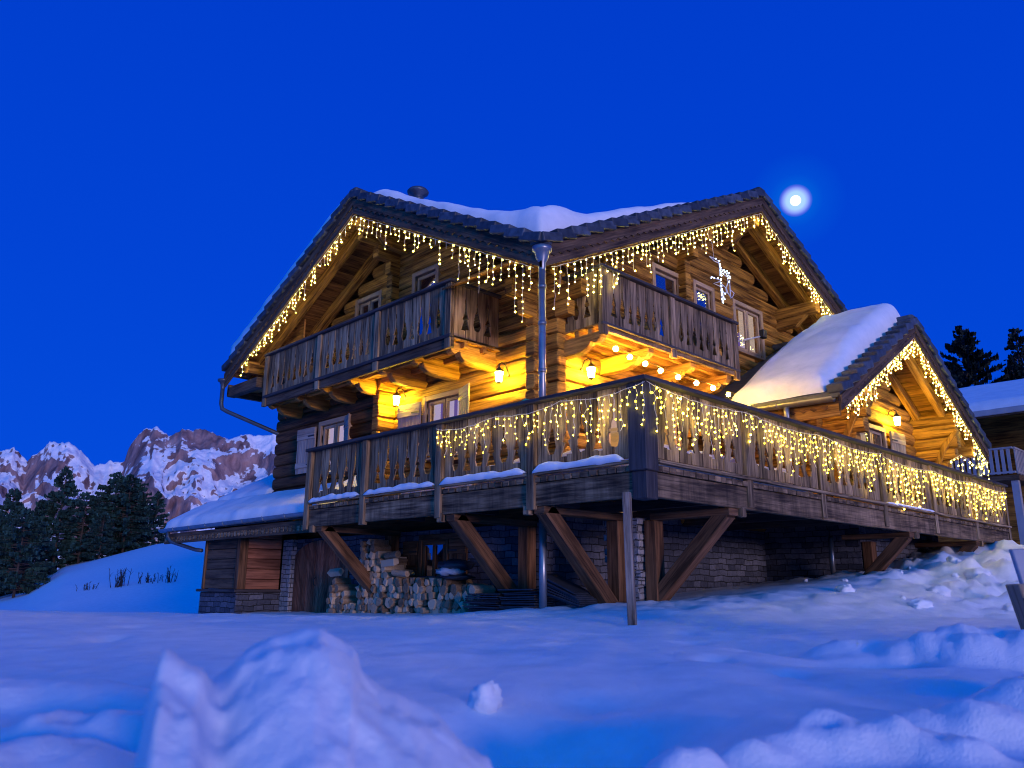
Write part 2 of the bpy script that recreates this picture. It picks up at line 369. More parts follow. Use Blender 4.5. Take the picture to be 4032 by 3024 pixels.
cd = bpy.data.cameras.new('camera'); cam = bpy.data.objects.new('camera', cd); COL.objects.link(cam); scene.camera = cam
cd.sensor_width = 36; cd.lens = 36*3140/4032; cd.clip_start = .05; cd.clip_end = 20000
h = V((HX, HY, 0)); rt = V((HY, -HX, 0)); zz = V((0, 0, 1))
fw = h*math.cos(TILT)+zz*math.sin(TILT); up = -h*math.sin(TILT)+zz*math.cos(TILT)
r2 = rt*math.cos(ROLL)+up*math.sin(ROLL); u2 = up*math.cos(ROLL)-rt*math.sin(ROLL)
cam.matrix_world = Matrix(((r2.x, u2.x, -fw.x, CAMP.x), (r2.y, u2.y, -fw.y, CAMP.y), (r2.z, u2.z, -fw.z, CAMP.z), (0, 0, 0, 1)))
cd.dof.use_dof = True; cd.dof.focus_distance = 15.0; cd.dof.aperture_fstop = 2.6
scene.view_settings.view_transform = 'Standard'; scene.view_settings.look = 'None'; scene.view_settings.exposure = 0; scene.view_settings.gamma = 1
scene.render.engine = 'CYCLES'
cy = scene.cycles; cy.use_denoising = True
try: cy.denoiser = 'OPENIMAGEDENOISE'; cy.denoising_input_passes = 'RGB_ALBEDO_NORMAL'
except Exception: pass
cy.max_bounces = 6; cy.diffuse_bounces = 4; cy.glossy_bounces = 3; cy.transparent_max_bounces = 8; cy.caustics_reflective = False; cy.caustics_refractive = False
cy.filter_width = 1.05; cy.sample_clamp_indirect = 4.0; cy.use_light_tree = True

# ------------------------------------------------------------------ ground
def fbm(p, o=4): return noise.fractal(p, 1.0, 2.0, o)
def worley(p):
    d, _ = noise.voronoi(p); return d[0]
WS = [-30, -12, -7.7, -2, 1.8, 4, 6.5, 8.5, 10.3, 14, 20]
WZ = [-1.0, -.78, -.68, -.47, -.22, -.02, .24, .56, .92, 1.05, 1.2]
def ground(s, d):
    r = math.hypot(s, d)
    ang = s/max(d, .01) if d > 0 else (9 if s > 0 else -9)
    z = -.45 + .012*min(max(d, 0), 8)
    wz = table(WS, WZ, s)
    t = sstep(8.6+max(0, -s)*.15+max(0, s-3)*.55, 11.2+max(0, -s)*1.1+max(0, s-2)*.85, d)
    z = lerp(z, wz, t)
    if d < 26:
        z += .035*fbm(V((s*.45, d*.45, 3.1)))*min(1, r/4) + .018*fbm(V((s*1.7, d*1.7, 7)))
    # shovelled bank at the right, lumpy
    k = sstep(4.6, 8.5, s)*sstep(9.5, 12.0, d)*(1-sstep(20, 26, d))
    if k > 0:
        lump = .50*(.55-worley(V((s*1.1, d*1.1, .3))))+.34*(.5-worley(V((s*2.6, d*2.6, 2.0))))+.16*(.5-worley(V((s*5.5, d*5.5, 6.0))))
        z += k*(lump*.75+.10*fbm(V((s*.9, d*.9, 1))))
    # ridge of rougher snow along the house front
    k2 = sstep(9.2, 10.6, d)*(1-sstep(11.5, 13, d))*sstep(-2, 1, s)*(1-sstep(4.5, 6, s))
    if k2 > 0: z += k2*(.05*fbm(V((s*2.2, d*2.2, 9)))+.02)
    # old footprints and hollows
    for (hs, hd, rs, rd, dep) in HOLES:
        e = ((s-hs)/rs)**2+((d-hd)/rd)**2
        if e < 6: z -= dep*math.exp(-e)
    for (ms, md, rs, rd, hgt, rough) in MOUNDS:
        e = ((s-ms)/rs)**2+((d-md)/rd)**2
        if e < 7:
            g = math.exp(-e*e*.8) if rough > 0 else math.exp(-e)
            z += hgt*g*(1+abs(rough)*fbm(V((s*6, d*6, ms*9)), 4))
    z = crest_mound(s, d, z)
    # open field at the left, falling into a dip and rising to the wood
    if s < 4 and d > 17:
        kk = (1-sstep(-4, 4, s))
        zc = table([-1.2, -.72, -.64, -.585, -.545, -.485, -.435, -.38, -.2], [-6, -3.5, -1.6, -.4, 1.7, 2.9, 3.95, 4.6, 6], ang)
        zf = lerp(-2.0, zc, sstep(26, 82, d)*.55+.45*max(0, min(1, (d-26)/56)))
        if d > 82: zf = zc - (d-82)*.05
        if d > 300: zf = lerp(zf, -30, sstep(300, 900, d))
        z = lerp(z, zf+.12*fbm(V((s*.09, d*.09, 4))), kk*sstep(20.5, 28, d))
    if s >= -4 and d > 20:
        kr = sstep(-4, 4, s)
        zr = 1.15+.05*(d-20) if d < 300 else lerp(15, -20, sstep(300, 900, d))
        z = lerp(z, zr, kr*sstep(20, 30, d))
    return z
HOLES = [(.17, 2.70, .36, .34, .36), (-.02, 2.35, .33, .26, .22), (.35, 3.35, .3, .2, .07), (3.1, 5.7, .75, .32, .22), (3.7, 5.2, .4, .25, .12),
         (2.1, 4.6, .5, .14, .09), (1.75, 5.4, .16, .5, .06), (-1.9, 3.6, .5, .15, .05), (-1.5, 2.2, .25, .2, .08),
         (1.35, 4.1, .10, .13, .07), (1.15, 4.75, .10, .13, .07), (1.5, 5.3, .10, .13, .06), (1.3, 6.0, .10, .13, .06), (1.7, 6.6, .10, .13, .05), (1.55, 7.3, .10, .13, .05), (2.0, 8.0, .11, .13, .05), (-2.9, 6.0, .12, .2, .05), (-3.3, 7.2, .12, .2, .05), (-3.0, 8.4, .12, .2, .05), (.45, 6.4, .12, .09, .03), (.75, 7.2, .12, .09, .03), (1.1, 8.0, .12, .1, .03), (.3, 5.6, .12, .08, .03), (-2.3, 2.9, .4, .12, .05)]
MOUNDS = [(-1.3, 2.1, .35, .22, .08, .3), (-1.75, 3.2, .5, .2, .06, .3), (-1.0, 2.7, .3, .16, .05, .3),
          (.63, 2.22, .14, .09, .075, .4), (.90, 2.32, .17, .12, .085, .4), (.42, 2.10, .10, .08, .07, .4), (1.38, 2.55, .24, .14, .08, .4), (1.15, 2.25, .12, .10, .06, .4), (1.9, 2.95, .3, .16, .08, .4), (-.75, 2.5, .22, .12, .06, .6), (-1.2, 2.45, .3, .12, .07, .6),
          (2.75, 4.75, .60, .28, .17, .3), (2.1, 5.1, .3, .14, .08, .3), (2.2, 2.9, .5, .25, .08, .2), (1.9, 3.6, .22, .16, .06, .2)]
CR_A = [-.47, -.430, -.424, -.414, -.393, -.364, -.352, -.335, -.317, -.282, -.242, -.227, -.201, -.184, -.178, -.154, -.131, -.085, -.06, -.027, .03]
CR_Z = [-.34, -.19, -.118, -.070, -.086, -.100, -.112, -.096, -.075, -.060, -.050, -.051, -.066, -.075, -.096, -.115, -.122, -.146, -.168, -.20, -.34]
def crest_mound(s, d, z):
    """the kicked-up heap of snow right in front of the photographer"""
    if d < .7 or d > 2.4: return z
    a = s/d
    if a < -.47 or a > .03: return z
    dr = lerp(1.42, 1.62, sstep(-.37, -.33, a))
    top = table(CR_A, CR_Z, a+.006*noise.noise(V((d*9, a*30, 2))))*dr
    sh = sstep(.75, dr, d)**.8 if d < dr else 1-sstep(dr, dr+.34, d)
    n = noise.ridged_multi_fractal(V((s*5.5, d*5.5, z*3+2)), 1.0, 2.1, 5, 1.0, 2.0)-1.1
    n2_ = fbm(V((s*13, d*13, 5)), 4)
    k = sh*(1-.75*math.exp(-((d-dr)/.05)**2))
    return z+max(0, top-z)*sh+k*(.022*n+.013*n2_)
def gz(x, y):
    s, d = to_sd(x, y); return ground(s, d)
def make_ground():
    az = []
    a = -180.0
    while a < 180:
        az.append(a)
        a += .22 if -36 <= a <= 36 else (1.5 if -60 <= a <= 60 else 6)
    rs = [.25]
    while rs[-1] < 3000:
        q = rs[-1]
        rs.append(q*(1.010 if q < 3.2 else 1.014 if q < 9.5 else 1.0075 if q < 19 else 1.016 if q < 26 else 1.03 if q < 110 else 1.25))
    vs, fs = [], []
    n = len(az)
    vs.append(sd(0, 0, ground(0.001, 0.001)))
    for r in rs:
        for a in az:
            s, d = r*math.sin(math.radians(a)), r*math.cos(math.radians(a))
            vs.append(sd(s, d, ground(s, d)))
    for j in range(n): fs.append((0, 1+(j+1) % n, 1+j))
    for i in range(len(rs)-1):
        for j in range(n):
            k = (j+1) % n
            fs.append((1+i*n+j, 1+i*n+k, 1+(i+1)*n+k, 1+(i+1)*n+j))
    me = bpy.data.meshes.new('snow_ground'); me.from_pydata(vs, [], fs)
    me.polygons.foreach_set('use_smooth', [True]*len(fs))
    me.materials.append(M['snow'])
    o = bpy.data.objects.new('snow_ground', me); COL.objects.link(o)
    tag(o, 'deep untrodden snow sloping up to the chalet', None, None, 'structure')
    # make sure faces look up
    if me.polygons[len(fs)//2].normal.z < 0: me.flip_normals()
make_ground()

def clump(name, s, d, rx, ry, rz, seed, label, sink=.35, rot=0, amp=.3):
    z = ground(s, d)
    b = MB(); b.blob(sd(s, d, z+rz*(1-2*sink)*.6), rx, ry, rz, seed, amp, 1.5, 28, 18, None, rot)
    o = b.build(name, M['snow']); tag(o, label, 'snow clump', 'snow clumps lying on the snow')
clump('snow_clump', -.09, 3.2, .065, .06, .075, 3, 'small pale snow lump behind the blue hollow in the foreground', amp=.4)
clump('snow_clump', 7.55, 11.9, .22, .18, .13, 9, 'rounded snow block at the foot of the bank below the right deck', amp=.35)
clump('snow_clump', 5.7, 11.5, .18, .15, .10, 12, 'snow block at the left foot of the shovelled bank', amp=.35)
clump('snow_clump', 6.7, 12.9, .2, .16, .10, 14, 'snow block halfway up the shovelled bank', amp=.35)
clump('snow_clump', 8.2, 14.4, .26, .2, .12, 15, 'large snow block near the top of the shovelled bank', amp=.35)
clump('snow_clump', 5.0, 12.3, .15, .12, .09, 17, 'small snow block lying left of the shovelled bank', amp=.4)

crn = random.Random(77)
for q in range(24):
    s_, d_ = crn.uniform(5.2, 11.5), crn.uniform(11.2, 16.5); rr = crn.choice([.04, .05, .06, .08])
    b = MB(); b.blob(sd(s_, d_, ground(s_, d_)+rr*.3), rr*crn.uniform(.9, 1.5), rr*crn.uniform(.8, 1.2), rr*crn.uniform(.7, 1.1), q+30, .55, 1.7, 16, 11, None, crn.uniform(0, 3))
    tag(b.build('snow_chunk', M['snow']), 'small broken snow chunk on the shovelled bank below the right deck', 'snow chunk', 'broken snow chunks on the shovelled bank')

# ------------------------------------------------------------------ mountains, moon
def mountains():
    px = [-140, -60, 0, 30, 60, 85, 110, 150, 180, 205, 240, 270, 280, 295, 310, 340, 365, 385, 400, 440, 470, 495, 520, 545, 580, 605, 660, 740, 900, 1100]
    py = [1010, 1000, 985, 975, 1002, 985, 962, 965, 982, 1012, 1000, 1002, 970, 950, 935, 929, 950, 940, 936, 930, 946, 956, 945, 943, 941, 938, 950, 985, 1060, 1120]
    nx, ny = 420, 130
    vs, fs = [], []
    for i in range(nx+1):
        x = lerp(px[0], px[-1], i/nx)
        y = table(px, py, x) + 5*noise.noise(V((x*.09, 0, 1)))+2.5*noise.noise(V((x*.31, 4, 1)))
        ta = (x-1106)/(1722*1.0)*1.003
        el = (1267-(x-1106)*.007-y)/(1722*.985)
        # tangent of elevation per unit forward distance, corrected for the tilt
        dx, dy = (x-1106)/1722.6, -(y-829.5)/1722.6
        f_ = math.cos(TILT)-dy*math.sin(TILT); u_ = math.sin(TILT)+dy*math.cos(TILT)
        sa = dx/f_; ez = (u_-dx*0.007*0)/f_
        for j in range(ny+1):
            t = j/ny
            tt = min(t, .96)/.96
            n1 = noise.ridged_multi_fractal(V((sa*9, tt*1.7, 2.2)), .9, 2.1, 6, 1.0, 2.0)
            n2 = fbm(V((sa*26, tt*5, 6)), 5)
            D = 2250+750*tt-150*(n1-1.0)*(1-tt*.6)+90*n2*(1-tt)
            zr = ez*3000
            prof = tt**1.15
            # cliff bands: steep upper third, aprons of snow below
            prof = prof-.05*math.sin(tt*2*PI*1.5+3*noise.noise(V((sa*6, 0, 3))))*(1-tt)*tt*4*.5
            z = lerp(-40, zr, prof)+(70*n2+75*(n1-1.2))*tt*(1-tt)*1.8
            if t > .96: D += (t-.96)/.04*700; z -= (t-.96)/.04*400
            vs.append(sd(sa*D, D, z*(D/3000 if tt >= .999 and t <= .96 else 1)))
    for i in range(nx):
        for j in range(ny):
            a = i*(ny+1)+j
            fs.append((a, a+ny+1, a+ny+2, a+1))
    me = bpy.data.meshes.new('mountains'); me.from_pydata(vs, [], fs)
    me.polygons.foreach_set('use_smooth', [True]*len(fs))
    m, nt, out = newmat('rock_and_snow')
    b = N(nt, 'ShaderNodeBsdfPrincipled'); L(nt, b.outputs[0], out.inputs[0]); b.inputs['Roughness'].default_value = .9; b.inputs['Specular IOR Level'].default_value = .1
    ge = N(nt, 'ShaderNodeNewGeometry')
    def sn(scale, detail, mapping=(1, 1, 1)):
        k = N(nt, 'ShaderNodeMapping'); k.inputs['Scale'].default_value = mapping; L(nt, ge.outputs['Position'], k.inputs[0])
        n = N(nt, 'ShaderNodeTexNoise', i_Scale=scale, i_Detail=detail, i_Roughness=.62); L(nt, k.outputs[0], n.inputs['Vector']); return n
    big = sn(.0030, 6.0); mid = sn(.011, 9.0, (1, 1, .55)); fine = sn(.02, 8.0, (1, 1, .35)); 
    rock = ramp(nt, [(.32, (.11, .065, .075)), (.55, (.32, .205, .21)), (.75, (.50, .35, .34))]); L(nt, fine.outputs[0], rock.inputs[0])
    sp = N(nt, 'ShaderNodeSeparateXYZ'); L(nt, ge.outputs['Normal'], sp.inputs[0])
    s1 = N(nt, 'ShaderNodeMath', operation='MULTIPLY_ADD'); s1.inputs[1].default_value = 2.1; L(nt, big.outputs[0], s1.inputs[0]); L(nt, sp.outputs[2], s1.inputs[2])
    s3 = N(nt, 'ShaderNodeMath', operation='MULTIPLY_ADD'); s3.inputs[1].default_value = 1.5; L(nt, mid.outputs[0], s3.inputs[0]); L(nt, s1.outputs[0], s3.inputs[2])
    s2 = N(nt, 'ShaderNodeMath', operation='MULTIPLY_ADD'); s2.inputs[1].default_value = .9; L(nt, fine.outputs[0], s2.inputs[0]); L(nt, s3.outputs[0], s2.inputs[2])
    msk = ramp(nt, [(.0, (0, 0, 0)), (1.0, (1, 1, 1))])
    mr = N(nt, 'ShaderNodeMapRange'); mr.inputs[1].default_value = 2.80; mr.inputs[2].default_value = 2.88; L(nt, s2.outputs[0], mr.inputs[0])
    mx = N(nt, 'ShaderNodeMix', data_type='RGBA'); L(nt, mr.outputs[0], mx.inputs[0]); L(nt, rock.outputs[0], mx.inputs[6]); mx.inputs[7].default_value = (.86, .86, .9, 1)
    L(nt, mx.outputs[2], b.inputs['Base Color'])
    bp = N(nt, 'ShaderNodeBump', i_Strength=.8, i_Distance=18.0); L(nt, fine.outputs[0], bp.inputs['Height']); L(nt, bp.outputs[0], b.inputs['Normal'])
    me.materials.append(m)
    o = bpy.data.objects.new('mountains', me); COL.objects.link(o)
    tag(o, 'snow streaked rocky peaks in pink afterglow beyond the pines', None, None, 'structure')
mountains()
mb = MB(); mb.lathe([(.01, 36)]+[(36*math.sin(PI*i/18), 36*math.cos(PI*i/18)) for i in range(1, 18)]+[(.01, -36)], CAMP+MOON_DIR*6000, 36)
tag(mb.build('moon', M['moon']), 'bright full moon in a pale halo right of the main gable', 'moon')

# ------------------------------------------------------------------ chalet
ZC, LP, RP = 5.06, .514, .4825      # corner roof height and the two pitches
XR, YR = .5, 2.16                    # verge planes of the left and right gables
LY, LZ = 7.49, 7.80                  # left ridge
RX, RZ = 7.515, 8.44                 # right ridge
def zL(y): return LZ-LP*abs(y-LY)
def zR(x): return RZ-RP*abs(x-RX)
chalet = thing('chalet', 'big timber log chalet with twin gables on a stone basement', 'house', (1.9, 3.4, -.4))
def log_wall(name, axis, plane, a0, a1, z0, z1, top=None, opens=(), h=.28, ext0=0, ext1=0, mat='log', inward=1, thick=.16, par=None, phase=0, bulge=.07, endfn=None):
    """stacked half round logs; axis 'Y' = wall in plane X=plane facing -X, axis 'X' = wall in plane Y=plane facing -Y"""
    b = MB()
    n = int(math.ceil((z1-z0)/h+.5))
    prof = [(-bulge*.1, -.5), (-bulge*.7, -.40), (-bulge, -.22), (-bulge, .22), (-bulge*.7, .40), (-bulge*.1, .5), (thick, .5), (thick, -.5)]
    for i in range(n):
        zc = z0+(i+.5)*h-phase*h
        lo, hi = max(zc-h*.5, z0), min(zc+h*.5, z1+h)
        s0, s1 = a0-ext0*(1 if endfn is None else endfn(zc)), a1+ext1*(1 if endfn is None else endfn(zc))
        if top:
            # shorten the course where the roof comes down
            st, best = .04, []
            q = s0
            ok = [t for t in [s0+(s1-s0)*k/160 for k in range(161)] if top(t) > zc+h*.25]
            if not ok: continue
            s0, s1 = min(ok), max(ok)
        segs = [(s0, s1)]
        for (o0, o1, p0, p1) in opens:
            if hi > p0+.02 and lo < p1-.02:
                ns = []
                for (u, v) in segs:
                    if o1 <= u or o0 >= v: ns.append((u, v)); continue
                    if o0-u > .03: ns.append((u, o0))
                    if v-o1 > .03: ns.append((o1, v))
                segs = ns
        rnd = random.random(); wob = random.uniform(-.006, .006)
        for (u, v) in segs:
            pts = [(p*(1 if True else 1)+wob, zc+q*h*.985) for p, q in prof]
            off = (random.uniform(0, 50), random.uniform(0, 50))
            if axis == 'Y':
                b.prism(pts, (1, 0, 0), (0, 0, 1), (0, 1, 0), (plane, u, 0), v-u, (0, 1, 0), off=off, rnd=rnd)
            else:
                b.prism(pts, (0, 1, 0), (0, 0, 1), (1, 0, 0), (u, plane, 0), v-u, (1, 0, 0), off=off, rnd=rnd)
    return b.build(name, M[mat], par or chalet, .032, 3)

# windows: (a0,a1,z0,z1) openings
WA = (8.36, 9.18, 4.3, 6.20); WB = (6.38, 7.06, 4.3, 6.25)
W2 = (5.49, 6.56, 2.42, 3.50); W1 = (8.92, 9.98, 2.42, 3.45)
R1 = (5.08, 5.90, 4.3, 6.33); R2 = (6.56, 7.2, 4.3, 6.38); R3 = (8.17, 9.32, 5.30, 6.36)
log_wall('log_wall', 'Y', 1.9, 3.4, 11.88, 1.35, 8.0, top=lambda y: zL(y)-.30, opens=[WA, WB, W2], ext0=.34)
log_wall('log_wall', 'X', 3.4, 1.9, 14.0, 1.35, 8.4, top=lambda x: zR(x)-.30, opens=[R1, R2, R3, (3.5, 5.7, 1.4, 3.45)], ext0=.34, phase=.5)
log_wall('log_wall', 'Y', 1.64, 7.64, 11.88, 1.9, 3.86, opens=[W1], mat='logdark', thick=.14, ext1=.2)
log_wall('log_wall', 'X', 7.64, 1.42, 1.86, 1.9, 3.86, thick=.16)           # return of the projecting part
b = MB(); b.box(2.1, 13.8, 3.6, 11.7, 1.0, 5.2); b.box(1.8, 2.06, 11.55, 11.88, 1.9, 5.3)
b.build('wall_core', M['logdark'], chalet)
b = MB(); b.box(1.95, 13.6, 11.72, 11.9, 1.2, 5.3); b.build('log_wall', M['logdark'], chalet)
# log-end columns of the cross walls under the ridges
def log_column(axis, c, plane, z0, z1, flare):
    b = MB(); z = z0; i = 0
    while z < z1:
        out_ = .22+flare*sstep(z1-1.0, z1, z)
        if axis == 'Y': b.box(plane-out_, plane, c-.1, c+.1, z, z+.272, (1, 0, 0))
        else: b.box(c-.1, c+.1, plane-out_, plane, z, z+.272, (0, 1, 0))
        z += .28; i += 1
    return b.build('log_column', M['log'], chalet, .03, 2)
log_column('Y', 7.72, 1.85, 4.2, 7.3, 1.0)
log_column('X', 6.0, 3.36, 4.2, 7.4, .9)
# corner brackets that carry the eaves purlins at the near corner
b = MB()
for k, (l, z) in enumerate(((.25, 4.55), (.55, 4.83))):
    b.box(1.9-.34-l, 1.62, 3.32, 3.5, z-.14, z+.13, (1, 0, 0)); b.box(1.82, 2.0, 3.4-.34-l, 3.12, z-.14, z+.13, (0, 1, 0))
b.build('corner_bracket', M['log'], chalet, .02, 2)

# roof slabs
def slab(name, poly, zf, t0, t1, mat, par, grain):
    """roof sheet between heights zf-t0 and zf-t1 over a plan polygon"""
    b = MB(); n = len(poly)
    vs = [(x, y, zf(x, y)-t0) for x, y in poly]+[(x, y, zf(x, y)-t1) for x, y in poly]
    fs = [tuple(range(n)), tuple(range(2*n-1, n-1, -1))]+[(i, n+i, n+(i+1) % n, (i+1) % n) for i in range(n)]
    a = sum(poly[i][0]*poly[(i+1) % n][1]-poly[(i+1) % n][0]*poly[i][1] for i in range(n))
    if a < 0: fs = [tuple(reversed(f)) for f in fs]
    b.add(vs, fs, grain, rnd=.5); return b.build(name, M[mat], par)
QX = XR+(LZ-ZC)/RP
PL = [[(XR, YR), (QX, LY), (XR, LY)], [(XR, LY), (QX, LY), (XR, LY*2-YR)]]
PR = [[(XR, YR), (RX, YR), (RX, LY*2-YR), (XR, LY*2-YR), (QX, LY)], [(RX, YR), (2*RX-XR, YR), (2*RX-XR, LY*2-YR), (RX, LY*2-YR)]]
fl = lambda x, y: zL(y); fr = lambda x, y: zR(x)
roof = None
for k, (p, f, g) in enumerate(((PL[0], fl, (1, 0, 0)), (PL[1], fl, (1, 0, 0)), (PR[0], fr, (0, 1, 0)), (PR[1], fr, (0, 1, 0)))):
    slab('roof', p, f, .0, .10, 'tile', chalet, g)
def boards(name, poly, f, t, axis, pitch):
    """soffit of separate boards running across the slope"""
    b = MB()
    if axis == 'L':     # boards along X, stepping in Y, near the verge only
        y = min(q[1] for q in poly)+.02; y1 = max(q[1] for q in poly)
        while y < y1:
            ya, yb = y, min(y+.155, y1)
            xe = 3.0
            xlim = lambda yy: XR+.06
            b.hexa([(XR+.05, ya, f(0, ya)-t-.03), (xe, ya, f(0, ya)-t-.03), (xe, yb, f(0, yb)-t-.03), (XR+.05, yb, f(0, yb)-t-.03),
                    (XR+.05, ya, f(0, ya)-t), (xe, ya, f(0, ya)-t), (xe, yb, f(0, yb)-t), (XR+.05, yb, f(0, yb)-t)], (1, 0, 0))
            y += .16
    else:
        x = min(q[0] for q in poly)+.02; x1 = max(q[0] for q in poly)
        while x < x1:
            xa, xb = x, min(x+.155, x1)
            ya, yb = YR+.05, 4.6
            b.hexa([(xa, ya, f(xa, 0)-t-.03), (xb, ya, f(xb, 0)-t-.03), (xb, yb, f(xb, 0)-t-.03), (xa, yb, f(xa, 0)-t-.03),
                    (xa, ya, f(xa, 0)-t), (xb, ya, f(xb, 0)-t), (xb, yb, f(xb, 0)-t), (xa, yb, f(xa, 0)-t)], (0, 1, 0))
            x += .16
    return b.build(name, M['soffit'], chalet)
boards('soffit', [(XR, 3.2), (XR, 12.8)], fl, .105, 'L', LP)
boards('soffit', [(1.6, YR), (2*RX-XR-.05, YR)], fr, .105, 'R', RP)
boards('soffit', [(XR+.05, YR), (1.55, YR)], lambda x, y: max(zR(x), 0)-.0, .105, 'R', RP)

# verge tiles, bargeboards along the four rakes
def rake(p0, p1, outn, par, tiles=True, dep=.30, mat='barge', tstep=.36, carve=True):
    """p0 low end, p1 apex, on the roof surface; outn = outward normal of the gable"""
    p0, p1, outn = V(p0), V(p1), V(outn)
    d = (p1-p0); Ln = d.length; d.normalize(); upn = outn.cross(d)
    if upn.z < 0: upn = -upn
    if tiles:
        b = MB(); k = int(Ln/tstep); st = Ln/k
        for i in range(k):
            a = p0+d*(st*i-.02)+upn*.085; c = p0+d*(st*(i+1)+.06)+upn*.005
            jit = random.uniform(-.008, .008)
            b.beam(a+outn*(-.06+jit)-upn*.02, c+outn*(-.06+jit)-upn*.02, .30, .15, upn)
        b.build('verge_tiles', M['tile'], par, .02, 2)
    zv = V((0, 0, 1)); zs = upn*(1/max(.2, upn.z))*0+zv
    b = MB()
    def plank(t0, t1, o0, o1):
        q = []
        for (pp, tt) in ((p0, t1), (p1, t1), (p1, t0), (p0, t0)): q.append(pp-zv*tt)
        b.hexa([q[0]+outn*o0, q[1]+outn*o0, q[1]+outn*o1, q[0]+outn*o1, q[3]+outn*o0, q[2]+outn*o0, q[2]+outn*o1, q[3]+outn*o1], d)
    plank(.06, .115+dep, -.045, .0)
    b.build('bargeboard', M[mat], par, .006)
    if carve:
        b = MB(); m = int(Ln/.2); st = Ln/m; poly = []
        pts = []
        for i in range(m*6+1):
            u = Ln*i/(m*6); ph = (i % 6)/6.0
            pts.append((u, .115+dep*.40+.035*abs(math.sin(PI*(i/6.0)))+(.018 if i % 6 == 3 else 0)))
        dxy = d; hz = V((d.x, d.y, 0)).length
        for i in range(len(pts)-1):
            (u0, t0), (u1, t1) = pts[i], pts[i+1]
            A, B = p0+d*u0, p0+d*u1
            b.hexa([A-zv*t0+outn*.002, B-zv*t1+outn*.002, B-zv*t1+outn*.024, A-zv*t0+outn*.024,
                    A-zv*.075+outn*.002, B-zv*.075+outn*.002, B-zv*.075+outn*.024, A-zv*.075+outn*.024], d, off=(0, 0), rnd=.5)
        b.build('carved_trim', M[mat], par)
XE, YE = 2*RX-XR, 2*LY-YR
rake((XR, YR-.0, ZC), (XR, LY, LZ), (-1, 0, 0), chalet)
rake((XR, YE, ZC), (XR, LY, LZ), (-1, 0, 0), chalet)
rake((XR, YR, ZC), (RX, YR, RZ), (0, -1, 0), chalet)
rake((XE, YR, ZC), (RX, YR, RZ), (0, -1, 0), chalet)
# ridge caps
b = MB(); b.beam((XR-.05, LY, LZ+.07), (QX, LY, LZ+.07), .26, .16); b.beam((RX, YR-.05, RZ+.07), (RX, 12.8, RZ+.07), .26, .16); b.build('ridge_tiles', M['tile'], chalet, .05, 2)
# rafters and purlins under the overhangs
def rafter(x, y0, y1, w_=.16, h_=.22, drop=.26):
    b = MB(); b.beam((x, y0, zL(y0)-drop), (x, y1, zL(y1)-drop), w_, h_); return b.build('rafter', M['log'], chalet, .012)
def rafterR(y, x0, x1, w_=.16, h_=.22, drop=.26):
    b = MB(); b.beam((x0, y, zR(x0)-drop), (x1, y, zR(x1)-drop), w_, h_); return b.build('rafter', M['log'], chalet, .012)
for x in (1.02, 1.72):
    rafter(x, LY, 12.5); rafter(x, 3.0, LY)
for y in (2.66, 3.22):
    rafterR(y, RX, 14.2); rafterR(y, 1.3, RX)
b = MB()
for y, zt in ((12.05, zL(12.05)-.42), (LY, LZ-.55)):
    b2 = MB(); b2.box(.66, 2.0, y-.11, y+.11, zt-.14, zt+.14); b2.build('purlin', M['log'], chalet, .015)
    b2 = MB(); b2.prism([(0, 0), (0, .22), (-.75, .22), (-.45, .02)], (1, 0, 0), (0, 0, 1), (0, 1, 0), (1.86, y-.09, zt-.36), .18, (1, 0, 0)); b2.build('console', M['log'], chalet, .015)
for x, zt in ((10.2, zR(10.2)-.60), (RX, RZ-.55)):
    b2 = MB(); b2.box(x-.11, x+.11, 2.3, 3.5, zt-.14, zt+.14); b2.build('purlin', M['log'], chalet, .015)
    b2 = MB(); b2.prism([(0, 0), (0, .26), (-.8, .26), (-.5, .02)], (0, 1, 0), (0, 0, 1), (1, 0, 0), (x-.09, 3.36, zt-.40), .18, (0, 1, 0)); b2.build('console', M['log'], chalet, .015)
# closed eaves box at the far left end of the left gable
b = MB(); b.box(XR+.06, XR+.26, 11.25, 12.74, 4.40, 4.64, (0, 1, 0)); b.build('eaves_beam', M['barge'], chalet, .012)
b = MB(); b.box(XR+.06, 6.0, 12.66, 12.76, 4.42, 4.70, (1, 0, 0)); b.build('eaves_beam', M['barge'], chalet, .012)
b = MB(); b.prism([(12.70, 4.66), (12.70, zL(12.70)-.15), (10.6, zL(10.6)-.15), (10.6, 4.66)], (0, 1, 0), (0, 0, 1), (1, 0, 0), (1.30, 0, 0), .04, (0, 1, 0))
b.box(XR+.28, 1.29, 10.9, 12.65, 4.60, 4.63, (0, 1, 0)); b.build('soffit', M['soffit'], chalet)
# chimney on the ridge
b = MB(); b.lathe([(.12, 7.7), (.12, 8.20), (.14, 8.20), (.155, 8.25), (.14, 8.28)], (2.1, 7.45, 0), 20)
b.lathe([(.10, 8.28), (.12, 8.36), (.23, 8.41), (.24, 8.45), (.20, 8.50), (.10, 8.54), (.01, 8.55)], (2.1, 7.45, 0), 24)
roof_first = [o for o in chalet.children if o.name.startswith('roof')][0]
b.build('chimney', M['zincdark'], roof_first)

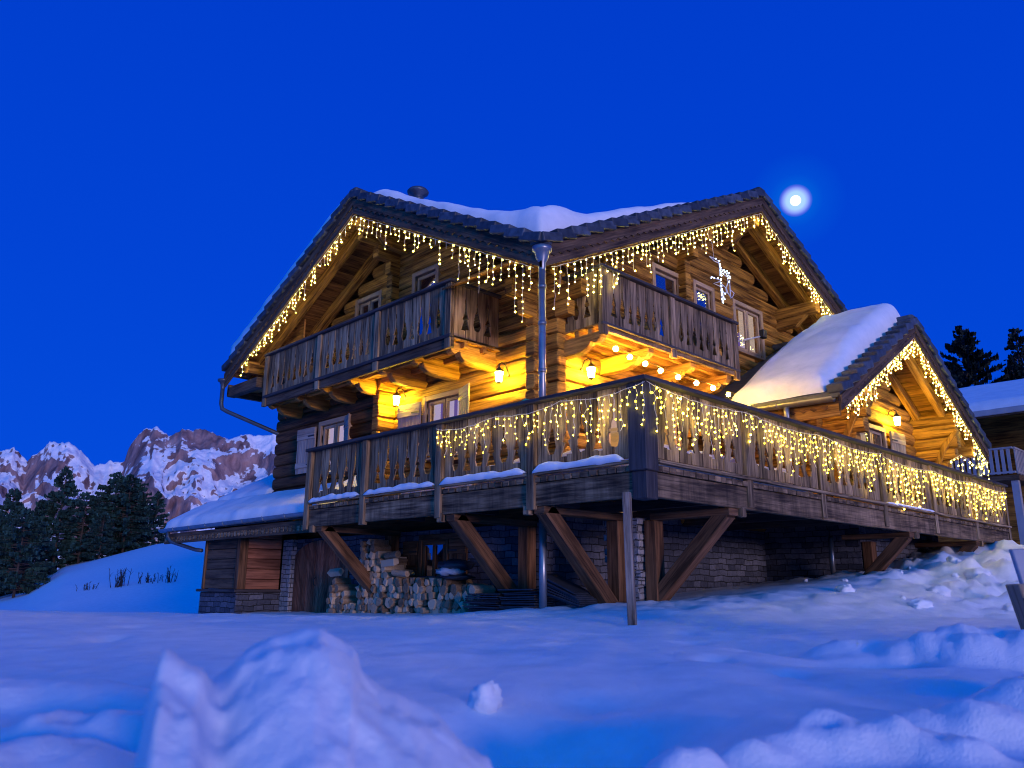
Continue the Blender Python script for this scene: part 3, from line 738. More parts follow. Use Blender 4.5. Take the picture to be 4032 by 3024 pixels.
# roof snow: height field over the near slopes
def smax(a, c, k):
    hh = max(0, min(1, .5+.5*(a-c)/k)); return lerp(c, a, hh)+k*hh*(1-hh)
def snow_sheet(name, x0, x1, y0, y1, nx, ny, fz, ft, label, edge=.22, mat='roofsnow'):
    """a thick snow blanket: top = fz+ft with rounded rims, bottom on the roof"""
    b = MB(); vt, vb = [], []
    ok = {}
    for i in range(nx+1):
        for j in range(ny+1):
            x, y = lerp(x0, x1, i/nx), lerp(y0, y1, j/ny)
            e = min(x-x0, x1-x, y-y0, y1-y)
            rim = math.sqrt(max(0, 1-(1-min(1, e/edge))**2))
            th = ft(x, y)*(1+.10*noise.noise(V((x*1.1, y*1.1, 2)))+.05*noise.noise(V((x*3.1, y*3.1, 5))))
            wx = .05*noise.noise(V((x*1.7, y*1.7, 11)))
            vt.append((x+wx, y+wx, fz(x, y)+.012+max(.012, th*(.25+.75*rim) if e > 1e-6 else th*.16)))
            vb.append((x+wx, y+wx, fz(x, y)+.008))
    n = (nx+1)*(ny+1); fs = []
    for i in range(nx):
        for j in range(ny):
            a = i*(ny+1)+j; fs.append((a, a+ny+1, a+ny+2, a+1))
    rimv = [i*(ny+1) for i in range(nx+1)]+[nx*(ny+1)+j for j in range(1, ny+1)]+[i*(ny+1)+ny for i in range(nx-1, -1, -1)]+[j for j in range(ny-1, 0, -1)]
    m_ = len(rimv)
    for q in range(m_):
        a, c = rimv[q], rimv[(q+1) % m_]; fs.append((a, n+a, n+c, c))
    b.add(vt+vb, fs, (1, 0, 0), smooth=True)
    o = b.build(name, M[mat]); tag(o, label, 'snow', None, 'stuff'); return o
def main_z(x, y): return max(zL(y) if y < YE else -9, zR(x))
def main_snow(x, y):
    zl, zr_ = zL(y), zR(x)
    dv = abs(zl-zr_)
    valley = .20*math.exp(-(dv/.5)**2)*(1-.7*sstep(1.6, 4.0, x))
    base = lerp(.36-.22*sstep(3.2, 7.0, x), .36, sstep(-.25, .25, zl-zr_))
    base *= 1-.5*sstep(6.2, 7.2, x)
    apexl = sstep(0, .5, LY-y)
    return base*(.5+.5*apexl)+valley+.14*math.exp(-((x-1.25)**2+(y-2.75)**2)/.30)
snow_sheet('roof_snow', XR+.26, 7.3, YR+.26, LY-.1, 110, 90, main_z, main_snow, 'deep snow filling the valley between the two main gables', .3)
snow_sheet('roof_snow', XR-.01, 6.0, LY+.35, YE-.02, 120, 50, lambda x, y: main_z(x, y), lambda x, y: .34+.22*(y-LY)/5.3, 'thin snow on the far left slope of the left gable', .06)

# gutters and downpipes of the main roof
def gutter(a, c, r=.075, par=None, mat='zinc'):
    a, c = V(a), V(c); d = (c-a).normalized(); s = d.cross(V((0, 0, 1))).normalized(); b = MB(); vs, fs = [], []; n = 10
    for e in (a, c):
        for rr in (r, r-.006):
            for j in range(n+1):
                q = PI+PI*j/n; vs.append(e+s*(math.cos(q)*rr)+V((0, 0, math.sin(q)*rr)))
    k = n+1
    for j in range(n):
        fs.append((j, j+1, 2*k+j+1, 2*k+j)); fs.append((k+j+1, k+j, 3*k+j, 3*k+j+1))
        fs.append((j+1, j, k+j, k+j+1)); fs.append((2*k+j, 2*k+j+1, 3*k+j+1, 3*k+j))
    fs += [(0, 2*k, 3*k, k), (n, k+n, 3*k+n, 2*k+n)]
    b.add(vs, fs, d, smooth=False)
    L_ = (c-a).length; m = int(L_/.8)
    for i in range(1, m): p = a+d*(L_*i/m); b.tube([p-s*r*1.08+V((0, 0, .01)), p-s*r*.8-V((0, 0, r*.75)), p-V((0, 0, r*1.1)), p+s*r*.8-V((0, 0, r*.75)), p+s*r*1.08+V((0, 0, .01))], .008, 5)
    return b.build('gutter', M[mat], par or chalet)
b = MB()
b.lathe([(.055, 4.62), (.06, 4.74), (.10, 4.82), (.115, 4.90), (.15, 4.93), (.155, 4.99), (.14, 4.99), (.10, 4.85)], (.56, 2.2, 0), 20)
b.tube([(.56, 2.2, 4.7), (.56, 2.2, 1.45)], .055, 14); 
for z in (3.05, 3.78, 4.36): b.lathe([(.056, z-.03), (.064, z-.03), (.064, z+.03), (.056, z+.03)], (.56, 2.2, 0), 14)
b.tube([(.56, 2.2, 1.0), (.56, 2.2, -.55)], .055, 14)
b.build('downpipe', M['zinc'], chalet)
b = MB()
b.lathe([(.05, 4.62), (.06, 4.72), (.09, 4.78), (.13, 4.80), (.135, 4.85), (.11, 4.85)], (.5, YE+.06, 0), 16)
b.tube([(.5, YE+.06, 4.7), (.5, YE+.06, 4.25), (.52, YE+.02, 4.12), (.6, YE-.08, 4.05), (1.6, 12.02, 3.55), (1.75, 11.95, 3.5), (1.8, 11.95, 3.2)], .05, 12)
b.build('downpipe', M['zincdark'], chalet)

# ------------------------------------------------------------------ windows and shutters
def window(axis, plane, a0, a1, z0, z1, leaves=2, style='curtain', trim=.10, depth=.05, split=None):
    """frame with casings, leaves, glass and what shows behind it"""
    def P(a, dpt, z): return (plane+dpt, a, z) if axis == 'Y' else (a, plane+dpt, z)
    def bx(b, u0, u1, d0, d1, w0, w1):
        p, q = P(u0, d0, w0), P(u1, d1, w1)
        b.box(min(p[0], q[0]), max(p[0], q[0]), min(p[1], q[1]), max(p[1], q[1]), w0, w1)
    b = MB(); o0, o1 = -.075, .10
    bx(b, a0-trim, a0, -.085, -.0, z0-.05, z1+trim); bx(b, a1, a1+trim, -.085, -.0, z0-.05, z1+trim); bx(b, a0-.002, a1+.002, -.082, -.0, z1, z1+trim)
    bx(b, a0-trim-.03, a1+trim+.03, -.13, .0, z0-.10, z0-.052)
    f = b.build('window', M['frame'], chalet, .006)
    b = MB(); wl = (a1-a0)/leaves; st = .065
    for k in range(leaves):
        u, v = a0+k*wl+.012, a0+(k+1)*wl-.012
        bx(b, u, u+st, -.02, .03, z0+.01, z1-.012); bx(b, v-st, v, -.02, .03, z0+.01, z1-.012)
        bx(b, u+st, v-st, -.018, .028, z1-.012-st, z1-.012); bx(b, u+st, v-st, -.018, .028, z0+.01, z0+.01+st)
    b.build('sash', M['frame'], f, .005)
    b = MB(); bx(b, a0+.02, a1-.02, .005, .012, z0+.02, z1-.02)
    b.build('pane', M['darkglass'] if style == 'dark' else M['glass'], f)
    if style == 'curtain':
        b = MB(); n = 60; vs = []; fs = []
        for (c0, c1) in ((a0+.03, a0+(a1-a0)*.30), (a0+(a1-a0)*.42, a0+(a1-a0)*.62), (a0+(a1-a0)*.80, a1-.03)):
            vs, fs = [], []
            for i in range(n+1):
                u = lerp(c0, c1, i/n); dd = .12+.02*math.sin(i*.9)
                vs += [P(u, dd, z0), P(u, dd, z1)]
            for i in range(n): fs.append((2*i, 2*i+2, 2*i+3, 2*i+1))
            b.add(vs, fs, (0, 0, 1), smooth=True)
        b.build('curtain', M['curtain'], f)
    if style in ('curtain', 'warm'):
        b = MB(); bx(b, a0-.05, a1+.05, .185, .195, z0-.1, z1+.05); b.build('lit_room', M['room' if style == 'warm' else 'roomdim'], f)
    return f
M['roomdim'] = emit('dim_lit_room', (.60, .26, .10), .30)
def shutter(axis, plane, a0, a1, z0, z1, hinge, ang, mat='shut', mark=None):
    """ledged board shutter swung by ang degrees from flat against the wall, about its hinge side"""
    b = MB(); wd = a1-a0; n = max(2, int(wd/.11)); pw = wd/n
    u0 = a0 if hinge == 0 else a1; sg = 1 if hinge == 0 else -1
    an = math.radians(ang)
    def P(u, dpt, z):
        uu = u*sg
        a = u0+sg*(u*math.cos(an)-dpt*math.sin(an)*0)+0; dd = -.10-u*math.sin(an)-dpt*math.cos(an)
        a += sg*dpt*math.sin(an)
        return (plane+dd, a, z) if axis == 'Y' else (a, plane+dd, z)
    def bx(u, v, d0, d1, w0, w1, grain):
        pts = [P(u, d0, w0), P(v, d0, w0), P(v, d1, w0), P(u, d1, w0), P(u, d0, w1), P(v, d0, w1), P(v, d1, w1), P(u, d1, w1)]
        if (V(pts[1])-V(pts[0])).cross(V(pts[3])-V(pts[0])).z < 0: pts = [pts[i] for i in (0, 3, 2, 1, 4, 7, 6, 5)]
        b.hexa(pts, grain)
    for k in range(n): bx(k*pw+.003, (k+1)*pw-.003, 0, .028, z0, z1-(.0 if k % 2 else .004), (0, 0, 1))
    hd = V(P(1, 0, 0))-V(P(0, 0, 0))
    for zz_ in (z1-.26, z0+.12): bx(.01, wd-.01, .0285, .05, zz_, zz_+.12, hd)
    bx(.004, wd-.004, .0285, .046, z1-.135, z1-.01, hd)
    s = b.build('shutter', M[mat], chalet, .004)
    b = MB(); 
    for zz_ in (z1-.20, z0+.18): bx(.0, .24, .051, .056, zz_-.015, zz_+.015, hd)
    b.build('hinge', M['iron'], s)
    return s
window('Y', 1.9, *WA, leaves=2, style='dark'); window('Y', 1.9, *WB, leaves=1, style='dark')
window('Y', 1.9, *W2, leaves=2); shutter('Y', 1.86, 6.60, 7.27, 2.42, 3.50, 0, 4); shutter('Y', 1.86, 4.90, 5.46, 2.42, 3.55, 1, 22)
window('Y', 1.64, *W1, leaves=2); shutter('Y', 1.60, 10.05, 10.74, 2.42, 3.44, 0, 4); shutter('Y', 1.60, 8.30, 8.90, 2.42, 3.46, 1, 24)
window('X', 3.4, *R1, leaves=1, style='dark'); window('X', 3.4, *R2, leaves=1, style='dark'); window('X', 3.4, *R3, leaves=2)
# patio door under the right balcony
window('X', 3.4, 3.5, 5.7, 1.42, 3.42, leaves=3, style='warm')

# ------------------------------------------------------------------ railings with sawn-out boards
def hole_half(kind, H):
    """half width of the sawn hole at heights up the board (fractions of H)"""
    if kind == 0:   # fir tree
        return [(.16, .0), (.162, .090), (.36, .022), (.372, .066), (.52, .011), (.70, .008), (.72, .018), (.80, .005)]
    return [(.19, .0), (.195, .045), (.29, .084), (.385, .074), (.395, .052), (.43, .066), (.47, .042), (.53, .040), (.58, .012), (.66, .007), (.70, .016), (.76, .005)]
def panel(axis, plane, a0, a1, z0, z1, par, bw=.27, t=.026, mat='grey', first=0, name='rail_panel', flip=1):
    """a bay of boards, sawn so that neighbours leave fir-tree and marmot shaped holes"""
    b = MB(); n = max(2, round((a1-a0)/bw)); pw = (a1-a0)/n; H = z1-z0
    sc = min(1.0, pw/.27)
    for k in range(n):
        u, v = a0+k*pw, a0+(k+1)*pw
        left = hole_half((k+first) % 2, H) if k > 0 else None
        right = hole_half((k+1+first) % 2, H) if k < n-1 else None
        g = .005
        poly = [(u+g, z0)]
        jl, jr = random.uniform(-.02, .02), random.uniform(-.02, .02)
        poly.append((v-g, z0+random.uniform(-.004, .004)))
        hs1, hs2 = random.uniform(.82, 1.15), random.uniform(.82, 1.15)
        if right: poly += [(v-g-w_*sc*hs1, z0+f_*H+jr*.7) for f_, w_ in right]
        poly.append((v-g, z1)); poly.append((u+g, z1))
        if left: poly += [(u+g+w_*sc*hs2, z0+f_*H+jl*.7) for f_, w_ in reversed(left)]
        dz = random.uniform(-.006, .006)
        if axis == 'Y': b.prism(poly, (0, 1, 0), (0, 0, 1), (1, 0, 0), (plane+dz, 0, 0), t, (0, 0, 1))
        else: b.prism(poly, (1, 0, 0), (0, 0, 1), (0, 1, 0), (0, plane+dz, 0), t, (0, 0, 1))
    return b.build(name, M[mat], par, .003)

def balcony(kind):
    h_ = holder('balcony', chalet)
    if kind == 'L':
        # along Y at X=.7, returns at both ends
        for a0, a1, f in ((4.60, 6.58, 0), (6.74, 8.67, 1), (8.83, 10.98, 0)): panel('Y', .70, a0, a1, 4.17, 5.10, h_, .245, first=f)
        panel('X', 4.50, .78, 1.84, 4.17, 5.10, h_, .26, first=1); panel('X', 10.97, .78, 1.84, 4.17, 5.10, h_, .26)
        for y in (4.53, 6.66, 8.75, 11.03):
            b = MB(); b.box(.655, .735, y-.075, y+.075, 3.92, 5.10); b.build('rail_post', M['grey'], h_, .006)
        b = MB(); b.box(.62, .78, 4.42, 11.1, 5.10, 5.16); b.box(.782, 1.86, 4.43, 4.58, 5.10, 5.158); b.box(.782, 1.86, 10.95, 11.09, 5.10, 5.158); b.build('handrail', M['cap'], h_, .012)
        b = MB(); b.box(.69, .76, 4.45, 11.05, 3.93, 4.115); b.build('rim_beam', M['barge'], h_, .008)
        b = MB(); b.box(.64, .688, 4.44, 11.06, 4.10, 4.165); b.build('ledge', M['cap'], h_, .006)
        b = MB(); y = 4.46
        while y < 11.0: b.box(.77, 1.86, y, min(y+.148, 11.05), 4.085, 4.12, (0, 1, 0)) if False else None; y += .16
        x = .77
        while x < 1.86: b.box(x, min(x+.138, 1.86), 4.47, 11.03, 4.088, 4.122, (0, 1, 0)); x += .15
        b.build('floor', M['beam'], h_)
        for y in (4.65, 5.66, 6.65, 7.74, 8.73, 9.79, 10.95):
            b = MB(); b.prism([(0, -.03), (0, .30), (-1.12, .30), (-1.12, .19), (-1.08, .12), (-1.0, .085), (-.9, .15), (-.86, .07), (-.76, .0), (-.66, -.02), (-.55, -.03)], (1, 0, 0), (0, 0, 1), (0, 1, 0), (1.88, y-.08, 3.785), .16, (1, 0, 0))
            b.build('bracket', M['beam'], h_, .012)
        b = MB()
        for x in (1.0, 1.45):
            b = MB(); b.box(x, x+.09, 4.48, 11.02, 3.99, 4.086); b.build('joist', M['beam'], h_, .006)
    else:
        for a0, a1, f in ((2.12, 3.90, 1), (4.06, 6.06, 0)): panel('X', 2.25, a0, a1, 4.17, 5.10, h_, .235, first=f)
        panel('Y', 2.03, 2.34, 3.32, 4.17, 5.10, h_, .26, first=1); panel('Y', 6.12, 2.34, 3.32, 4.17, 5.10, h_, .26)
        for x in (2.05, 3.98, 6.13):
            b = MB(); b.box(x-.075, x+.075, 2.205, 2.285, 3.96, 5.10); b.build('rail_post', M['grey'], h_, .006)
        b = MB(); b.box(1.95, 6.22, 2.17, 2.33, 5.10, 5.16); b.box(1.955, 2.10, 2.332, 3.36, 5.10, 5.158); b.box(6.07, 6.21, 2.332, 3.36, 5.10, 5.158); b.build('handrail', M['cap'], h_, .012)
        b = MB(); b.box(1.98, 6.2, 2.24, 2.31, 4.035, 4.165); b.build('rim_beam', M['rim'], h_, .008)
        b = MB(); b.box(1.97, 6.21, 2.19, 2.238, 4.12, 4.168); b.build('ledge', M['cap'], h_, .006)
        b = MB(); x = 1.99
        y = 2.32
        while y < 3.36: b.box(2.0, 6.18, y, min(y+.138, 3.36), 4.128, 4.162, (1, 0, 0)); y += .15
        b.build('floor', M['beam'], h_)
        for x in (2.08, 3.37, 4.67, 5.9):
            b = MB(); b.prism([(0, .0), (0, .29), (-1.10, .29), (-1.10, .20), (-1.05, .14), (-.97, .115), (-.89, .17), (-.85, .10), (-.76, .05), (-.66, .015), (-.55, .0)], (0, 1, 0), (0, 0, 1), (1, 0, 0), (x-.085, 3.38, 3.735), .17, (0, 1, 0))
            b.build('bracket', M['beam'], h_, .012)
        b = MB()
        for y in (2.52, 2.80, 3.10):
            b = MB(); b.box(2.02, 6.16, y-.045, y+.045, 4.03, 4.126); b.build('joist', M['beam'], h_, .006)
balcony('L'); balcony('R')

# ------------------------------------------------------------------ basement, garage with lean-to roof
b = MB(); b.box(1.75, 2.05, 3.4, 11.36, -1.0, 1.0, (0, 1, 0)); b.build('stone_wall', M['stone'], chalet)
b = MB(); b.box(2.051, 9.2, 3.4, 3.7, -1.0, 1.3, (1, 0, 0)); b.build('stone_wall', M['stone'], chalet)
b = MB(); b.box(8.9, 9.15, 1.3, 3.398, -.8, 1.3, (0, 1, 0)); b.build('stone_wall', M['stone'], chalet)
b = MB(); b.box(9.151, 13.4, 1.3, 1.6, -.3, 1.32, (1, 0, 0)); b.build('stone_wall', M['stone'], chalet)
# basement window with one shutter
def basement_window():
    b = MB()
    y0, y1, z0, z1 = 5.15, 6.38, .18, .82
    b.box(1.70, 1.74, y0-.02, y1+.1, z1, z1+.10); b.box(1.70, 1.742, y1, y1+.1, z0, z1); b.box(1.70, 1.742, 5.62, 5.68, z0, z1)
    f = b.build('window', M['red'], chalet, .006)
    b = MB(); b.box(1.71, 1.738, 5.69, 6.37, z1-.09, z1-.002); b.box(1.712, 1.736, 5.70, 5.78, z0, z1-.095); b.box(1.712, 1.736, 6.28, 6.36, z0, z1-.095); b.box(1.712, 1.736, 5.99, 6.07, z0, z1-.095); b.build('sash', M['red'], f, .005)
    b = MB(); b.box(1.742, 1.748, 5.70, 6.36, z0, z1); b.build('pane', M['darkglass'], f)
basement_window()
shutter('Y', 1.84, 5.12, 5.6, .14, .82, 1, 0, 'red'); shutter('Y', 1.84, 6.50, 6.95, .14, .82, 0, 0, 'red')
# arched garage door, two leaves of slanting boards
b = MB()
ya, yb = 8.80, 10.98; ym = (ya+yb)/2
for leaf in (0, 1):
    l0, l1 = (ya, ym-.006) if leaf == 0 else (ym+.006, yb)
    n = 10; pw = (l1-l0)/n
    for k in range(n):
        u, v = l0+k*pw, l0+(k+1)*pw-.005
        def arch(y): return .42+.53*math.sqrt(max(0, 1-((y-ym)/1.22)**2))
        b.prism([(u, -.9), (v, -.9), (v, arch(v)), (u, arch(u))], (0, 1, 0), (0, 0, 1), (-1, 0, 0), (1.745, 0, 0), .03+random.uniform(0, .008), (0, .45 if leaf else -.45, 1))
gd = b.build('garage_door', M['door'], chalet, .003)
b = MB(); b.tube([(1.69, ym+.12, .0), (1.65, ym+.12, .02), (1.65, ym+.12, .14), (1.69, ym+.12, .16)], .012, 6); b.build('handle', M['iron'], gd)
# garage block: stone plinth, pier, plank panels, corner post
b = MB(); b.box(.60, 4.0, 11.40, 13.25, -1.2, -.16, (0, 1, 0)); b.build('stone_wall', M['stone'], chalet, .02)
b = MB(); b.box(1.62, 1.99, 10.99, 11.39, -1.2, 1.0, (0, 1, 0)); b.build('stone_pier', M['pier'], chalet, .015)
b = MB(); b.box(.52, 4.0, 11.33, 13.30, -.155, -.095, (0, 1, 0)); b.build('sill', M['cap'], chalet, .012)
b = MB(); z = -.09
while z < 1.15:
    b.box(.64+random.uniform(-.006, .006), .70, 11.62, 13.14, z, z+.212, (0, 1, 0)); z += .22
b.build('plank_panel', M['barge'], chalet, .012)
b = MB(); z = -.09
while z < 1.6:
    b.box(.72, 1.62, 11.44+random.uniform(-.006, .006), 11.50, z, z+.212, (1, 0, 0)); z += .22
b.build('plank_panel', M['door'], chalet, .012)
b = MB(); b.box(.61, .81, 11.42, 11.60, -.094, 1.2); b.build('corner_post', M['red'], chalet, .012)
b = MB(); b.box(.61, .76, 13.14, 13.24, -.094, 1.2); b.build('corner_post', M['red'], chalet, .012)
b = MB(); b.box(.74, 4, 11.62, 13.1, -.09, 1.6); b.build('garage_core', M['logdark'], chalet)
GX0, GZ0, GP = .26, 1.33, .53
fg = lambda x, y: GZ0+GP*(x-GX0)
slab('roof', [(GX0, 7.72), (6.2, 7.72), (6.2, 14.8), (GX0, 14.8)], fg, 0, .1, 'tile', chalet, (0, 1, 0)) if False else None
slab('roof', [(GX0, 7.72), (1.60, 7.72), (1.60, 14.8), (GX0, 14.8)], fg, 0, .1, 'tile', chalet, (0, 1, 0))
slab('roof', [(1.602, 11.95), (4.2, 11.95), (4.2, 14.8), (1.602, 14.8)], fg, 0, .1, 'tile', chalet, (0, 1, 0))
b = MB(); b.box(GX0-.005, GX0+.035, 7.72, 14.82, .96, 1.20, (0, 1, 0)); b.build('fascia', M['barge'], chalet, .005)
b = MB()
y = 7.8
while y < 14.7:
    b.prism([(0, .02), (.05, .0), (.10, .02), (.13, .07), (.10, .11), (.06, .09), (.03, .11), (0, .09)], (0, 1, 0), (0, 0, 1), (-1, 0, 0), (GX0-.006, y, 1.0), .014, (0, 1, 0), rnd=.9); y += .155
b.build('carved_trim', M['rim'], chalet)
gutter((GX0-.09, 7.74, 1.33), (GX0-.09, 14.86, 1.31), .08)
b = MB(); b.box(GX0+.04, .62, 7.75, 14.78, 1.03, 1.06, (0, 1, 0)); b.build('soffit', M['barge'], chalet)
b = MB(); b.tube([(GX0-.09, 14.4, 1.24), (GX0-.09, 14.4, 1.12), (GX0-.02, 14.32, 1.0), (.5, 13.5, .80), (.57, 13.30, .78)], .045, 12); b.build('downpipe', M['zincdark'], chalet)
snow_sheet('roof_snow', GX0-.04, 1.35, 7.66, 14.86, 24, 120, lambda x, y: fg(x, y), lambda x, y: .19+.04*noise.noise(V((y*.8, 0, 1)))+.10*math.exp(-((y-7.9)/.3)**2), 'snow on the garage lean-to roof below the dark log wall', .14)
snow_sheet('roof_snow', 1.42, 4.2, 12.05, 14.84, 30, 40, lambda x, y: fg(x, y), lambda x, y: .20, 'smooth snow on the upper garage roof left of the log wall', .14)
b = MB()
for y in (8.6, 9.6, 10.6, 11.6, 12.6, 13.6):
    b.tube([(1.36, y, fg(1.36, 0)), (1.33, y, fg(1.33, 0)+.10), (1.36, y+.12, fg(1.36, 0)+.10), (1.38, y+.12, fg(1.38, 0))], .008, 5)
b.build('snow_guard', M['iron'], chalet)

# ------------------------------------------------------------------ annex on the right
AXC, AZ, AY, AH, AP = 9.98, 5.60, .15, 4.08, .553
fa = lambda x, y: AZ-AP*abs(x-AXC)
AL, AR = AXC-AH, AXC+AH
slab('roof', [(AL, AY), (AXC, AY), (AXC, 3.4), (AL, 3.4)], fa, 0, .10, 'tile', chalet, (0, 1, 0))
slab('roof', [(AXC, AY), (AR, AY), (AR, 3.4), (AXC, 3.4)], fa, 0, .10, 'tile', chalet, (0, 1, 0))
b = MB()
for sg in (-1, 1):
    k = 0
    while k < 25:
        xa, xb = AXC+sg*(k*.16+.01), AXC+sg*min(k*.16+.165, AH-.03)
        if abs(xb-AXC) >= AH-.04: break
        lo, hi = min(xa, xb), max(xa, xb)
        b.hexa([(lo, AY+.05, fa(lo, 0)-.135), (hi, AY+.05, fa(hi, 0)-.135), (hi, 3.35, fa(hi, 0)-.135), (lo, 3.35, fa(lo, 0)-.135),
                (lo, AY+.05, fa(lo, 0)-.105), (hi, AY+.05, fa(hi, 0)-.105), (hi, 3.35, fa(hi, 0)-.105), (lo, 3.35, fa(lo, 0)-.105)], (0, 1, 0))
        k += 1
b.build('soffit', M['soffit'], chalet)
rake((AL, AY, fa(AL, 0)), (AXC, AY, AZ), (0, -1, 0), chalet, dep=.24); rake((AR, AY, fa(AR, 0)), (AXC, AY, AZ), (0, -1, 0), chalet, dep=.24)
b = MB(); b.beam((AXC, AY-.04, AZ+.07), (AXC, 3.4, AZ+.07), .24, .15); b.build('ridge_tiles', M['tile'], chalet, .05, 2)
AW = (9.35, 10.5, 2.2, 3.38)
log_wall('log_wall', 'X', 1.28, 7.5, 12.4, 1.35, 5.4, top=lambda x: fa(x, 0)-.26, opens=[AW], ext0=.25, ext1=.25)
wing = lambda zc: .35+.65*sstep(2.0, 3.3, zc)
log_wall('log_wall', 'Y', 7.5, 1.28, 3.36, 1.35, 3.85, ext0=.95, endfn=wing, phase=.5)
log_wall('log_wall', 'Y', 12.4, 1.28, 3.36, 1.35, 3.85, ext0=1.0, endfn=wing, phase=.5)
b = MB(); b.box(7.7, 12.3, 1.5, 3.4, 1.36, 3.6); b.build('wall_core', M['logdark'], chalet)
for z0_, xw in ((0, 7.5), (1, 12.4)):
    b = MB(); b.prism([(1.2, 1.6), (1.0, 1.95), (.82, 2.6), (.55, 3.15), (.33, 3.42), (.27, 3.55), (.33, 3.58), (.62, 3.3), (.9, 2.75), (1.08, 2.2), (1.25, 1.7)], (0, 1, 0), (0, 0, 1), (1, 0, 0), (xw-.09, -.02, 0), .30, (0, 0, 1)); b.build('console', M['log'], chalet, .02)
for y in (.55, 1.12):
    b = MB(); b.beam((AXC, y, AZ-.27), (AL+.2, y, fa(AL+.2, 0)-.27), .14, .2); b.build('rafter', M['beam'], chalet, .012)
    b = MB(); b.beam((AXC, y, AZ-.27), (AR-.2, y, fa(AR-.2, 0)-.27), .14, .2); b.build('rafter', M['beam'], chalet, .012)
for x in (13.5,):
    zt = fa(x, 0)-.45; b = MB(); b.box(x-.1, x+.1, .3, 1.35, zt-.12, zt+.12); b.build('purlin', M['beam'], chalet, .012)
b = MB(); b.box(12.45, 13.95, .95, 1.1, 3.02, 3.18); b.beam((12.5, 1.02, 2.35), (13.4, 1.02, 3.05), .12, .14); b.build('brace', M['beam'], chalet, .012)
window('X', 1.28, *AW, leaves=2, style='dark'); shutter('X', 1.24, 8.58, 9.24, 2.1, 3.42, 1, 5, 'shutwarm'); shutter('X', 1.24, 10.62, 11.28, 2.1, 3.42, 0, 5, 'shutwarm')
gutter((AL-.05, AY+.1, fa(AL, 0)-.10), (AL-.05, 3.36, fa(AL, 0)-.06), .085)
b = MB(); b.box(AL+.04, AL+.08, AY+.05, 3.36, fa(AL, 0)-.42, fa(AL, 0)-.06, (0, 1, 0)); b.build('fascia', M['beam'], chalet, .005)
b = MB(); y = .4
while y < 3.1:
    b.prism([(0, .03), (.06, .0), (.13, .05), (.10, .09), (.05, .07)], (0, 1, 0), (0, 0, 1), (-1, 0, 0), (AL+.039, y, fa(AL, 0)-.30), .012, (0, 1, 0)); y += .2
b.box(AL+.030, AL+.0395, .4, 3.2, fa(AL, 0)-.245, fa(AL, 0)-.225, (0, 1, 0))
b.build('carved_trim', M['logdark'], chalet)
b = MB(); b.tube([(AL-.05, 1.13, fa(AL, 0)-.12), (AL-.05, 1.13, fa(AL, 0)-.34), (AL+.02, 1.13, fa(AL, 0)-.46), (AL+.75, 1.10, 2.75), (AL+2.4, 1.75, 1.5)], .05, 12)
b.build('downpipe', M['zinc'], chalet)
b = MB(); b.tube([(8.55, 1.75, 1.02), (8.85, 1.9, -.1)], .05, 12); b.build('downpipe', M['zinc'], chalet)
b = MB(); b.tube([(AR+.03, .42, fa(AR, 0)-.05), (AR+.03, .42, 1.42)], .05, 12); b.build('downpipe', M['zinc'], chalet)
snow_sheet('roof_snow', AL+.06, AXC+.34, .44, 2.35, 70, 44, fa, lambda x, y: .58*(.5+.5*sstep(AL, AL+2.2, x)), 'thick rounded snow slab on the left slope of the annex roof', .32)
snow_sheet('roof_snow', AXC+.35, AR-.1, .9, 3.2, 30, 24, fa, lambda x, y: .3, 'snow on the hidden right slope of the annex roof', .3)

# ------------------------------------------------------------------ deck
deck = thing('wooden_deck', 'wide wraparound timber deck on slanting struts with sawn board railings', 'deck', (0, 0, 1.0))
LE, RE = 7.66, 14.35
b = MB(); x = .05
x = 0.06
while x < 1.86:
    b.box(x, min(x+.138, 1.86), .06, LE-.02, 1.345, 1.385, (0, 1, 0)); x += .145
y = .06
while y < 3.36:
    b.box(1.875, RE-.02, y, min(y+.138, 3.36), 1.345, 1.385, (1, 0, 0)); y += .145
b.build('floor', M['rim'], deck)
def rim(axis, a0, a1):
    b = MB()
    if axis == 'Y': b.box(.0, .09, a0, a1, 1.03, 1.325)
    else: b.box(a0, a1, .0, .09, 1.03, 1.325)
    b.build('rim_beam', M['rim'], deck, .008)
    b = MB(); u = a0
    while u < a1-.02:
        v = min(u+random.uniform(.13, .15), a1)
        j = random.uniform(0, .012)
        if axis == 'Y': b.box(-.015-j, .055, u+.006, v-.006, 1.334, 1.405, (1, 0, 0))
        else: b.box(u+.006, v-.006, -.015-j, .055, 1.334, 1.405, (0, 1, 0))
        u = v
    b.build('plank_ends', M['rim'], deck, .008)
for a, c in ((.15, 1.86), (1.87, 3.79), (3.80, 5.79), (5.80, LE)): rim('Y', a, c)
for a, c in ((.15, 4.5), (4.51, 9.4), (9.41, RE)): rim('X', a, c)
b = MB(); b.box(-.02, .2, -.02, .2, 1.0, 1.33); b.build('rim_beam', M['cap'], deck, .01)
b = MB(); b.box(-.035, .03, .2, LE, 1.43, 1.47); b.build('ledge', M['grey'], deck, .008)
b = MB(); b.box(.2, RE, -.06, .03, 1.43, 1.475); b.build('ledge', M['grey'], deck, .008)
LP_ = [.02, 1.86, 3.80, 5.80, LE-.06]
for k in range(4): panel('Y', .02, LP_[k]+(.2 if k == 0 else .075), LP_[k+1]-.075, 1.50, 2.40, deck, .265, first=k % 2)
RPX = [.02, 2.32, 4.53, 6.93, 9.41, 11.9, RE-.06]
for k in range(6): panel('X', .02, RPX[k]+(.2 if k == 0 else .075), RPX[k+1]-.075, 1.50, 2.40, deck, .265, first=(k+1) % 2)
for y in LP_[1:]:
    b = MB(); b.box(-.045, .05, y-.07, y+.07, .98, 2.40); b.build('rail_post', M['rim'], deck, .008)
